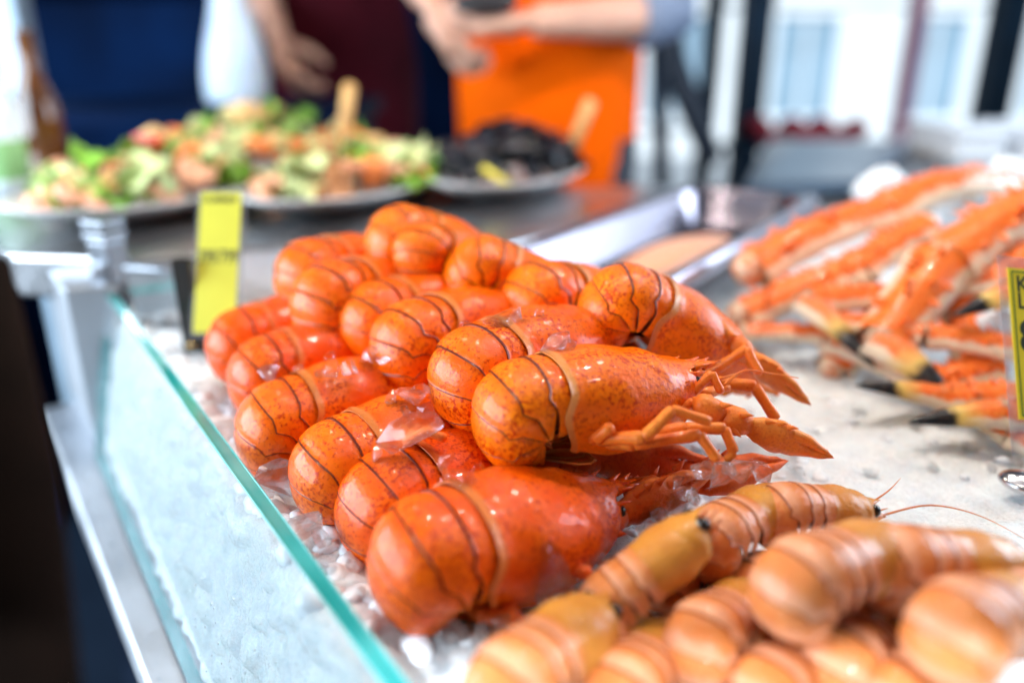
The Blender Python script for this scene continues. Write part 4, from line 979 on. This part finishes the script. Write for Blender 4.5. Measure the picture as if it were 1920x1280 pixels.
def chunkm(sx, sy, sz, seed):
    bm = bmesh.new(); bmesh.ops.create_cube(bm, size=2); bmesh.ops.subdivide_edges(bm, edges=bm.edges[:], cuts=3, use_grid_fill=True); V = []
    for v in bm.verts:
        p = v.co.normalized()*.45+v.co*.55; p = p*(1+.15*noise.noise(p*1.7+Vector((seed, 0, 0)))); V.append(Vector((p.x*sx, p.y*sy, p.z*sz)))
    mb = MB(); mb.add(V, [tuple(q.index for q in f.verts) for f in bm.faces]); bm.free(); return mb
def musselm():
    mb = MB()
    for sg in (-1, 1):
        P = []
        for i in range(10):
            u = i/9; w = .013*math.sin(math.pi*(u*.93+.035))**.6*(.6+.5*u); P.append([Vector((u*.046-.02, w*math.sin(a)*1.0, sg*(w*.62*math.cos(a)+.0002+.004*u))) for a in [R_(-88+176*j/8) for j in range(9)]])
        mb.grid(P if sg > 0 else [list(reversed(r)) for r in P], .0008)
    return mb
FOOD['lettuce_leaf'] = leafm().mesh('lettuce_leaf', plain('lettuce', (.20, .42, .05), .4, nscale=60, var=.5))
FOOD['pale_leaf'] = leafm().mesh('pale_leaf', plain('pale_lettuce', (.62, .72, .35), .4, nscale=60, var=.3))
FOOD['shrimp'] = curlm(.0085, .016, 4.2).mesh('shrimp', plain('cooked_shrimp', (.82, .42, .26), .35, nscale=120, var=.25))
FOOD['bread_piece'] = chunkm(.024, .018, .013, 2).mesh('bread_piece', plain('toasted_bread', (.66, .42, .18), .8, nscale=80, var=.35))
FOOD['salmon_piece'] = chunkm(.024, .014, .012, 5).mesh('salmon_piece', plain('orange_fish', (.82, .22, .05), .4, nscale=90, var=.3))
FOOD['red_pepper'] = chunkm(.022, .008, .006, 8).mesh('red_pepper', plain('red_pepper', (.68, .05, .03), .25, nscale=50, var=.2))
FOOD['lemon_slice'] = chunkm(.021, .021, .004, 9).mesh('lemon_slice', plain('lemon', (.86, .70, .08), .4, nscale=60, var=.2))
FOOD['yellow_pepper'] = chunkm(.050, .008, .007, 4).mesh('yellow_pepper', plain('yellow_pepper', (.88, .62, .02), .25, nscale=40, var=.15))
FOOD['mussel'] = musselm().mesh('mussel', plain('mussel_shell', (.012, .014, .022), .18, nscale=90, var=.6))
FOOD['grilled_piece'] = chunkm(.030, .017, .011, 12).mesh('grilled_piece', plain('grilled_fish', (.40, .17, .06), .5, nscale=60, var=.5))
def heap(m, L, wid, kinds, n, hgt, where, seed):
    r = random.Random(seed); bag = [k for k, w in kinds for _ in range(w)]
    for i in range(n):
        a, q = r.uniform(0, 2*math.pi), math.sqrt(r.random())*.86; x, y = q*L*math.cos(a)*.92, q*wid*math.sin(a)
        z = .016+hgt*(1-q*q)*r.uniform(.55, 1.0)+.018*abs(x/L)**3
        k = bag[i % len(bag)]; o = link(k, FOOD[k]); o.matrix_world = m @ Matrix.Translation((x, y, z)) @ Matrix.Rotation(r.uniform(0, 6.28), 4, 'Z') @ Matrix.Rotation(r.uniform(-.7, .7), 4, 'X') @ Matrix.Rotation(r.uniform(-.6, .6), 4, 'Y') @ Matrix.Scale(r.uniform(.8, 1.25), 4)
        nm = k.replace('_', ' '); tag(o, f'blurred {nm} heaped on the {where}', nm, f'{nm} on the {where}')
SAL = (('lettuce_leaf', 5), ('pale_leaf', 5), ('shrimp', 4), ('bread_piece', 2), ('salmon_piece', 2), ('red_pepper', 1), ('grilled_piece', 2), ('lemon_slice', 1))
pl = platter((-.545, .86), (-.385, 1.19), .080, .115, 'long white platter of salad and seafood at the far left')
heap(*pl, SAL, 78, .075, 'far left platter', 1)
pl2 = platter((-.30, .915), (-.115, 1.30), .080, .105, 'white boat-shaped salad platter behind the topmost lobster')
heap(*pl2, SAL, 70, .060, 'middle platter', 2)
pl3 = platter((-.085, 1.03), (.075, 1.335), .080, .100, 'white platter of black mussels in front of the orange apron')
heap(*pl3, (('mussel', 30), ('lemon_slice', 1)), 93, .085, 'mussel platter', 3)
pl4 = platter((-.62, 1.22), (-.20, 1.40), .085, .12, 'rear salad platter half hidden behind the far left one')
heap(*pl4, (('lettuce_leaf', 3), ('pale_leaf', 3), ('shrimp', 3), ('salmon_piece', 3), ('bread_piece', 3), ('mussel', 2)), 70, .085, 'rear platter', 4)
o = link('yellow_pepper', FOOD['yellow_pepper']); o.location = at_d(255, 325, 1.0); o.rotation_euler = (0, -.1, R_(55)); tag(o, 'long bright yellow strip on the rim of the far left platter', 'pepper strip')
M_WOOD = plain('pale_wood', (.62, .36, .13), .6, nscale=50, var=.25)
def stick(a, b, r0, r1, name, label, cat, foot=False):
    mb = MB(); mb.tube([a, a*.4+b*.6, b], [r0, (r0+r1)/2, r1], 8); o = link(name, mb.mesh(name, M_WOOD)); tag(o, label, cat)
    if foot:
        mb = MB(); mb.tube([a+(a-b)*.02, a+(a-b)*.22], [.004, .003], 8); link('metal_neck', mb.mesh('metal_neck', M_STEELD), o); mb = MB(); mb.ball(a+(a-b)*.27, (.016, .016, .012), 12); link('spoon_bowl', mb.mesh('spoon_bowl', M_CHROME), o)
    return o
stick(at_d(640, 290, 1.18), at_d(656, 160, 1.16), .009, .010, 'wooden_spoon', 'wooden spoon handle standing in the middle platter', 'spoon')
stick(at_d(1062, 305, 1.28), at_d(1108, 190, 1.26), .0085, .010, 'serving_spoon', 'wooden-handled serving spoon leaning before the orange apron', 'spoon', True)

# ------------------------------------------------------------------ bottles and jars on the counter
def lathe(prof, n=20):
    mb = MB(); mb.grid([[Vector((r*math.cos(2*math.pi*j/n), r*math.sin(2*math.pi*j/n), z)) for j in range(n)] for r, z in prof], close=True); return mb
def stand(px, py, zb=Z): p = at_z(px, py, zb); return p
m_b, ntb, bb = new_mat('brown_glass'); bb.inputs['Base Color'].default_value = (.10, .03, .004, 1); bb.inputs['Roughness'].default_value = .08; bb.inputs['Coat Weight'].default_value = .5
f = obj_noise(ntb, 12, 3); ln(ntb, ramp(ntb, f, (.3, (.05, .014, .002)), (.7, (.20, .065, .008))), bb.inputs['Base Color'])
bo = empty('brown_bottle', Matrix.Translation(Vector((-.76, 1.33, Z)))); tag(bo, 'brown glass bottle at the far left behind the platters', 'bottle')
link('bottle_glass', lathe([(.001, 0), (.030, 0), (.033, .01), (.033, .10), (.028, .125), (.014, .165), (.0125, .21), (.014, .212), (.014, .222), (.001, .222)]).mesh('bottle_glass', m_b), bo)
sq = empty('squeeze_bottle', Matrix.Translation(Vector((-.73, 1.17, Z)))); tag(sq, 'white squeeze bottle with green label at the left edge', 'bottle')
link('bottle_body', lathe([(.001, 0), (.028, 0), (.030, .01), (.030, .12), (.020, .135), (.012, .140), (.006, .19), (.001, .192)]).mesh('bottle_body', plain('white_plastic', (.72, .82, .9), .3, bmp=0)), sq)
link('green_label', lathe([(.0305, .02), (.0308, .021), (.0308, .075), (.0305, .076)]).mesh('green_label', plain('green_label', (.28, .55, .22), .5, bmp=0)), sq)
def simple(name, mb, mat, loc, label, cat, rot=(0, 0, 0), group=None):
    o = link(name, mb.mesh(name, mat)); o.location = loc; o.rotation_euler = rot; tag(o, label, cat, group); return o
bowlp = [(.001, 0), (.03, .0), (.05, .02), (.062, .05), (.060, .05), (.048, .022), (.03, .006), (.001, .005)]

bz = at_d(238, 185, 1.75).z
mb = MB(); mb.box((-1.25, 1.52, bz-.03), (-.30, 1.92, bz-.002)); tag(link('back_shelf', mb.mesh('back_shelf', MATS['navy_panel'], False)), 'dark shelf behind the platters', 'shelf')
for x_ in (-1.20, -.36):
    mb = MB(); mb.box((x_, 1.74, -.9), (x_+.04, 1.90, bz-.03)); link('shelf_upright', mb.mesh('shelf_upright', MATS['navy_panel'], False), bpy.data.objects['back_shelf'])
bagm = MB(); rowsb = []
for i in range(14):
    t = i/13; w = .056*(1-.25*t+.08*math.sin(5*t)); dp = .05*(1-.7*t); rowsb.append([Vector((w*math.cos(a)+.012*math.sin(6*t+a), dp*math.sin(a), t*.36+.01*math.cos(3*a))) for a in [2*math.pi*j/24 for j in range(24)]])
bagm.grid([list(reversed(r)) for r in reversed(rowsb)], close=True)
simple('plastic_bag', bagm, plain('white_bag', (.55, .68, .85), .4, nscale=14, var=.12, bmp=.4, bdist=.01, Subsurface_Weight=.3), at_d(452, 225, 1.72), 'white plastic bag standing beside the maroon figure', 'bag')
simple('white_tub', lathe([(.001, 0), (.045, 0), (.058, .09), (.056, .09), (.043, .005), (.001, .005)]), plain('pinkish_plastic', (.85, .74, .80), .35, bmp=0), at_d(405, 62, 1.80), 'pinkish white tub tilted beside the plastic bag', 'tub', (0, R_(100), R_(15)))

# ------------------------------------------------------------------ the two people behind the counter
def limb(mb, pts, rad, n=14, flat=None): mb.tube(pts, rad, n, flat=flat)
def hand(mb, wrist, to, palm_n, side, curl, size=1.0):
    """palm and five separate fingers; to = direction of the fingers, palm_n = direction the palm faces"""
    t = to.normalized(); n = (palm_n-t*palm_n.dot(t)).normalized(); s = t.cross(n)*side
    k = size
    limb(mb, [wrist, wrist+t*.03*k, wrist+t*.07*k, wrist+t*.092*k], [.024*k, .031*k, .036*k, .032*k], 14, (1.0, .55) if abs(s.z) < .7 else (.55, 1.0))
    for i, (o, l) in enumerate(((.028, .070), (.0095, .080), (-.0095, .075), (-.027, .058))):
        b0 = wrist+t*.088*k+s*o*k; p = [b0]; d = t.copy()
        for j, seg in enumerate((.42, .32, .26)):
            a = curl*(.55+.35*j)+.05*i; d = (t*math.cos(a*(j+1)*.8)+n*math.sin(a*(j+1)*.8)).normalized(); p.append(p[-1]+d*l*seg*k)
        limb(mb, p, [.0098*k, .0092*k, .0085*k, .0070*k], 10)
    b0 = wrist+t*.028*k+s*.026*k; limb(mb, [b0, b0+(t*.6+s*.7+n*.35)*.030*k, b0+(t*.95+s*.75+n*.75)*.042*k, b0+(t*1.4+s*.55+n*1.0)*.052*k], [.014*k, .012*k, .010*k, .008*k], 10)
def loft(mb, secs, n=24):
    mb.grid([[Vector((c[0]+rx*math.cos(a), c[1]+ry*math.sin(a), c[2])) for a in [2*math.pi*j/n for j in range(n)]] for c, rx, ry in secs], close=True)
    for s_, e in ((secs[0], 1), (secs[-1], 1)): mb.ball(s_[0], (s_[1]*.97, s_[2]*.97, min(s_[1], s_[2])*.35), 12)
def remesh(o, vox, smooth=4):
    r = o.modifiers.new('one_surface', 'REMESH'); r.mode = 'VOXEL'; r.voxel_size = vox; r.use_smooth_shade = True
    if smooth: s = o.modifiers.new('soften', 'SMOOTH'); s.factor = .5; s.iterations = smooth
SKIN = plain('skin', (.62, .36, .27), .5, nscale=18, var=.12, Subsurface_Weight=.15, Subsurface_Scale=.01)
def person(cx, cy, zb, arms, label, cloth, apron_mat, head=True, aw=.165, sleeve_cut=.62):
    root = empty('person', Matrix.Translation((cx, cy, -.90))); tag(root, label, 'person'); off = -Vector((cx, cy, -.90))
    def secs(g): return [((cx, cy, zb-.02), .150+g, .098+g), ((cx, cy, zb+.10), .145+g, .095+g), ((cx, cy, zb+.25), .150+g, .100+g), ((cx, cy, zb+.40), .165+g, .105+g), ((cx, cy, zb+.50), .168+g, .095+g), ((cx, cy, zb+.56), .12+g, .075+g)]
    b = MB(); loft(b, secs(0)); limb(b, [Vector((cx, cy, zb+.54)), Vector((cx, cy-.01, zb+.66))], [.055, .052])
    hc = Vector((cx, cy-.02, zb+.755)); b.ball(hc, (.075, .092, .115), 18); b.ball(hc+Vector((0, -.03, -.06)), (.05, .06, .05), 14)
    b.tube([hc+Vector((0, -.088, .02)), hc+Vector((0, -.112, -.022)), hc+Vector((0, -.09, -.03))], [.009, .014, .010], 8)
    for sg in (-1, 1):
        b.ball(hc+Vector((sg*.076, .01, -.01)), (.012, .022, .032), 8); limb(b, [Vector((cx+sg*.08, cy, zb+.02)), Vector((cx+sg*.09, cy, zb-.42)), Vector((cx+sg*.09, cy+.01, zb-.84))], [.092, .065, .045]); b.ball((cx+sg*.09, cy-.06, -.87), (.045, .12, .035), 12)
    sh = MB(); loft(sh, secs(.012))
    for (p, hd, pn, side, curl) in arms:
        S, E, Wr = p; limb(b, [S, S*.5+E*.5, E], [.056, .049, .042]); limb(b, [E, E*.65+Wr*.35, Wr], [.043, .041, .027]); hand(b, Wr, hd, pn, side, curl, 1.05)
        q = S+(E-S)*sleeve_cut; limb(sh, [S, S*.5+q*.5, q, q+(E-S)*.16, q+(E-S)*.20], [.068, .062, .060, .066, .062]); limb(sh, [q, E, E+(Wr-E)*.20, E+(Wr-E)*.24], [.060, .058, .060, .054])
    for M_ in (b, sh): M_.v = [v+off for v in M_.v]
    o = link('body', b.mesh('body', SKIN), root); remesh(o, .005)
    o2 = link('shirt', sh.mesh('shirt', cloth), root); remesh(o2, .008, 6)
    ap = MB(); rows = []
    for i in range(20):
        t = i/19; z = zb+.40-t*.95; g = .028+.004*math.sin(9*t); half = R_(62+28*sm(t, .05, .35)); row = []
        w = .150+.012*t
        for j in range(31):
            a = -math.pi/2+half*(j/15-1); row.append(Vector((cx+(aw+g*.5)*math.cos(a), cy+(.100+g)*math.sin(a)-.006*noise.noise(Vector((j*.35, t*5, cx))), z)))
        rows.append(row)
    ap.grid([list(reversed(r)) for r in rows], .002); ap.v = [v+off for v in ap.v]; link('apron', ap.mesh('apron', apron_mat), root)
    hr = MB(); hr.ball(hc+off+Vector((0, .014, .022)), (.083, .090, .112), 16); hair = link('hair', hr.mesh('hair', plain('dark_hair', (.03, .02, .012), .5, nscale=60, var=.5)), root)
    ey = MB()
    for sg in (-1, 1): ey.ball(hc+off+Vector((sg*.03, -.086, .012)), (.011, .007, .007), 8)
    link('eyes', ey.mesh('eyes', M_EYE), root)
    pt = MB()
    for sg in (-1, 1): limb(pt, [Vector((cx+sg*.08, cy, zb+.03))+off, Vector((cx+sg*.09, cy, zb-.42))+off, Vector((cx+sg*.09, cy+.01, zb-.80))+off], [.104, .080, .062])
    link('trousers', pt.mesh('trousers', plain('dark_trousers', (.02, .025, .04), .8, nscale=30)), root)
    return root
M_ORANGE = plain('orange_apron', (.92, .120, .0), .75, nscale=6, var=.10, bmp=.3, bdist=.01, Specular_IOR_Level=.05)
M_MAROON = plain('maroon_cloth', (.045, .002, .007), .8, Specular_IOR_Level=.1, nscale=8, var=.3, bmp=.3, bdist=.01)
M_SHIRT = plain('blue_grey_shirt', (.16, .21, .32), .75, nscale=20, var=.2, bmp=.3, bdist=.004)
D = 1.50
vc = at_d(1030, 60, 1.56)
person(vc.x, vc.y, vc.z-.23, [((Vector((vc.x+.19, vc.y, vc.z+.26)), at_d(1250, 30, 1.46), at_d(1000, 40, 1.34)), Vector((-1, -.05, -.08)), Vector((-.1, .4, .9)), 1, .55),
                             ((Vector((vc.x-.19, vc.y, vc.z+.26)), at_d(740, -120, 1.46), at_d(800, -5, 1.36)), Vector((.45, -.1, -.8)), Vector((.7, .5, .3)), -1, .5)],
       'vendor in an orange apron with rolled sleeves working with both hands', M_SHIRT, M_ORANGE)
ho = MB(); ho.ball((0, 0, 0), (.050, .026, .020), 14); ho.ball((.03, 0, .006), (.03, .02, .018), 12)
simple('mussel_cluster', ho, plain('black_shell', (.012, .012, .018), .3, nscale=60, var=.6, bmp=.6, bdist=.01), at_d(905, 8, 1.30), 'dark shell held in the hands of the vendor with the orange apron', 'shell')
pc = at_d(640, 60, 2.05)
person(pc.x, pc.y, pc.z-.23, [((Vector((pc.x-.19, pc.y, pc.z+.26)), at_d(470, -60, 1.95), at_d(520, 70, 1.80)), Vector((.35, -.2, -.75)), Vector((.5, .5, .2)), 1, .6),
                             ((Vector((pc.x+.19, pc.y, pc.z+.26)), at_d(800, -120, 2.0), at_d(740, -60, 1.85)), Vector((-.9, -.1, .1)), Vector((0, .3, .9)), -1, .5)],
       'person in dark maroon clothes behind the middle platter', plain('red_shirt', (.20, .012, .03), .75, nscale=20, var=.3), M_MAROON, aw=.175, sleeve_cut=.8)

# ------------------------------------------------------------------ open market side at the right
M_POST = plain('dark_blue_post', (.004, .018, .040), .5, nscale=10, var=.3, Specular_IOR_Level=.15)
def post(px0, px1, py0, d, w, label, mat=M_POST, zt=1.12, cat='post', zbm=-.9):
    p = at_d(px0, py0, d); mb = MB(); mb.box((-w/2, -w/2, 0), (w/2, w/2, zt-zbm)); o = bevel(link('stall_post', mb.mesh('stall_post', mat, False)), .004); o.location = (p.x, p.y, zbm)
    tag(o, label, cat, 'posts of the stall'); return o
post(1334, 0, 100, 2.6, .055, 'slim dark post, left of the two standing close together'); post(1412, 0, 100, 2.5, .085, 'wide dark post, right of the two standing close together')
post(1885, 0, 60, 2.4, .085, 'dark slanting-looking post near the right edge'); post(20, 0, 60, 1.9, .075, 'pale blue post at the far left edge', plain('pale_blue_post', (.42, .58, .75), .35, nscale=6))
o = post(1715, 0, 60, 4.2, .075, 'thin purple-red pole in the bright opening', plain('plum_pole', (.16, .05, .09), .5, nscale=9)); o['category'] = 'pole'
# dark stacked chair-like frame seen between apron and posts
mb = MB(); k0, k1 = at_d(1215, 60, 2.3), at_d(1330, 260, 2.3)
mb.tube([at_d(1225, -60, 2.3), at_d(1262, 120, 2.3), at_d(1335, 300, 2.3)], [.05, .045, .035], 8); mb.tube([at_d(1235, 60, 2.3), at_d(1240, 330, 2.3), at_d(1243, 900, 2.3)], [.03, .025, .025], 8)
tag(link('folded_parasol', mb.mesh('folded_parasol', plain('dark_cloth', (.02, .03, .05), .7, nscale=15))), 'dark folded parasol leaning behind the vendor', 'parasol')
# grey tray and table beyond the pan
tz = .05
mb = MB(); mb.prism([P2(1395, 345, tz), P2(1610, 338, tz), P2(1715, 268, tz), P2(1490, 268, tz)], tz-.02, tz); tag(bevel(link('dark_tray', mb.mesh('dark_tray', steel_mat('slate_metal', (.16, .22, .30), .30), False)), .003), 'slate grey tray beyond the steel pan', 'tray')
mb = MB(); mb.prism([P2(1380, 375, .02), P2(2300, 400, .02), P2(2300, 262, .02), P2(1440, 262, .02)], -.02, .02); tag(bevel(link('side_table', mb.mesh('side_table', M_STEELD, False)), .004), 'dark steel table beyond the crab legs', 'table')
p = at_d(1830, 285, 1.7); mb = MB(); mb.box((-.10, -.12, 0), (.02, .12, .075)); mb.box((.05, -.12, 0), (.22, .12, .075)); 
for k, (x0, x1, lab) in enumerate(((-.10, .0, 'white foam box on the side table, left of a dark gap'), (.045, .22, 'white foam box on the side table at the right edge'))):
    mb = MB(); mb.box((x0, -.10, 0), (x1, .10, .055)); mb.box((x0-.006, -.106, .055), (x1+.006, .106, .068)); o = bevel(link('foam_box', mb.mesh('foam_box', plain('white_foam', (.80, .83, .88), .7, nscale=60, var=.06), False)), .004); o.location = (p.x, p.y, .02); tag(o, lab, 'box')
mb = MB(); q0 = at_d(1450, 250, 2.5)
for k in range(7): mb.ball((.05*k-.05, .02*math.sin(k*2), .02*math.cos(k*3)), (.045, .05, .035), 10)
o = link('red_cloth', mb.mesh('red_cloth', plain('red_cloth', (.28, .02, .04), .8, nscale=20, var=.3))); o.location = q0; tag(o, 'crumpled red cloth on the rail beside the wide post', 'cloth'); remesh(o, .008)
mb = MB(); mb.box((q0.x-.15, q0.y-.04, q0.z-.05), (q0.x+.55, q0.y+.04, q0.z-.03)); mb.box((q0.x-.1, q0.y-.02, -.9), (q0.x-.06, q0.y+.02, q0.z-.05)); mb.box((q0.x+.46, q0.y-.02, -.9), (q0.x+.50, q0.y+.02, q0.z-.05)); tag(link('barrier_rail', mb.mesh('barrier_rail', M_POST, False)), 'dark rail under the red cloth', 'rail')
# bright street front across the way
bl = empty('street_building', Matrix.Translation((6, 9, -.92))); tag(bl, 'bright pale building across the street with rows of windows', 'building')
M_WALL = plain('pale_render', (.86, .87, .88), .9, nscale=2, var=.05); M_WIN = plain('window_glass', (.30, .42, .52), .15, nscale=2, var=.2, bmp=0)
mb = MB(); mb.box((-7, 0, 0), (9, 6, 9)); mb.box((-7, -.06, 1.55), (9, 0, 1.68)); mb.box((-7, -.04, 0), (9, 0, .25)); link('wall', mb.mesh('wall', M_WALL, False), bl)
wm = MB(); wm.box((-.32, -.015, 0), (.32, .01, 1.0)); WINM = wm.mesh('pane', M_WIN, False)
fm_ = MB()
for lo, hi in (((-.38, -.05, -.05), (-.32, .0, 1.05)), ((.32, -.05, -.05), (.38, 0, 1.05)), ((-.32, -.05, 1.0), (.32, 0, 1.05)), ((-.42, -.09, -.10), (.42, 0, -.05)), ((-.02, -.03, 0), (.02, -.016, 1.0))): fm_.box(lo, hi)
FRM = fm_.mesh('frame', plain('white_frame', (.82, .84, .86), .6), False)
for r_ in range(3):
    for k in range(10):
        w_ = link('window', WINM, bl); w_.location = (-5.6+1.35*k, 0, .42+1.45*r_); link('frame', FRM, w_)
# brown post brushing the lens at the lower left
mb = MB(); mb.tube([at_d(-70, 500, .30), at_d(-5, 900, .27), at_d(40, 1500, .24)], [.012, .014, .015], 14, flat=(1.3, .8))
tag(link('leather_strap', mb.mesh('leather_strap', plain('dark_leather', (.006, .003, .002), .9, Specular_IOR_Level=.05, nscale=40, var=.3))), 'dark brown strap very near the lens at the lower left', 'strap')
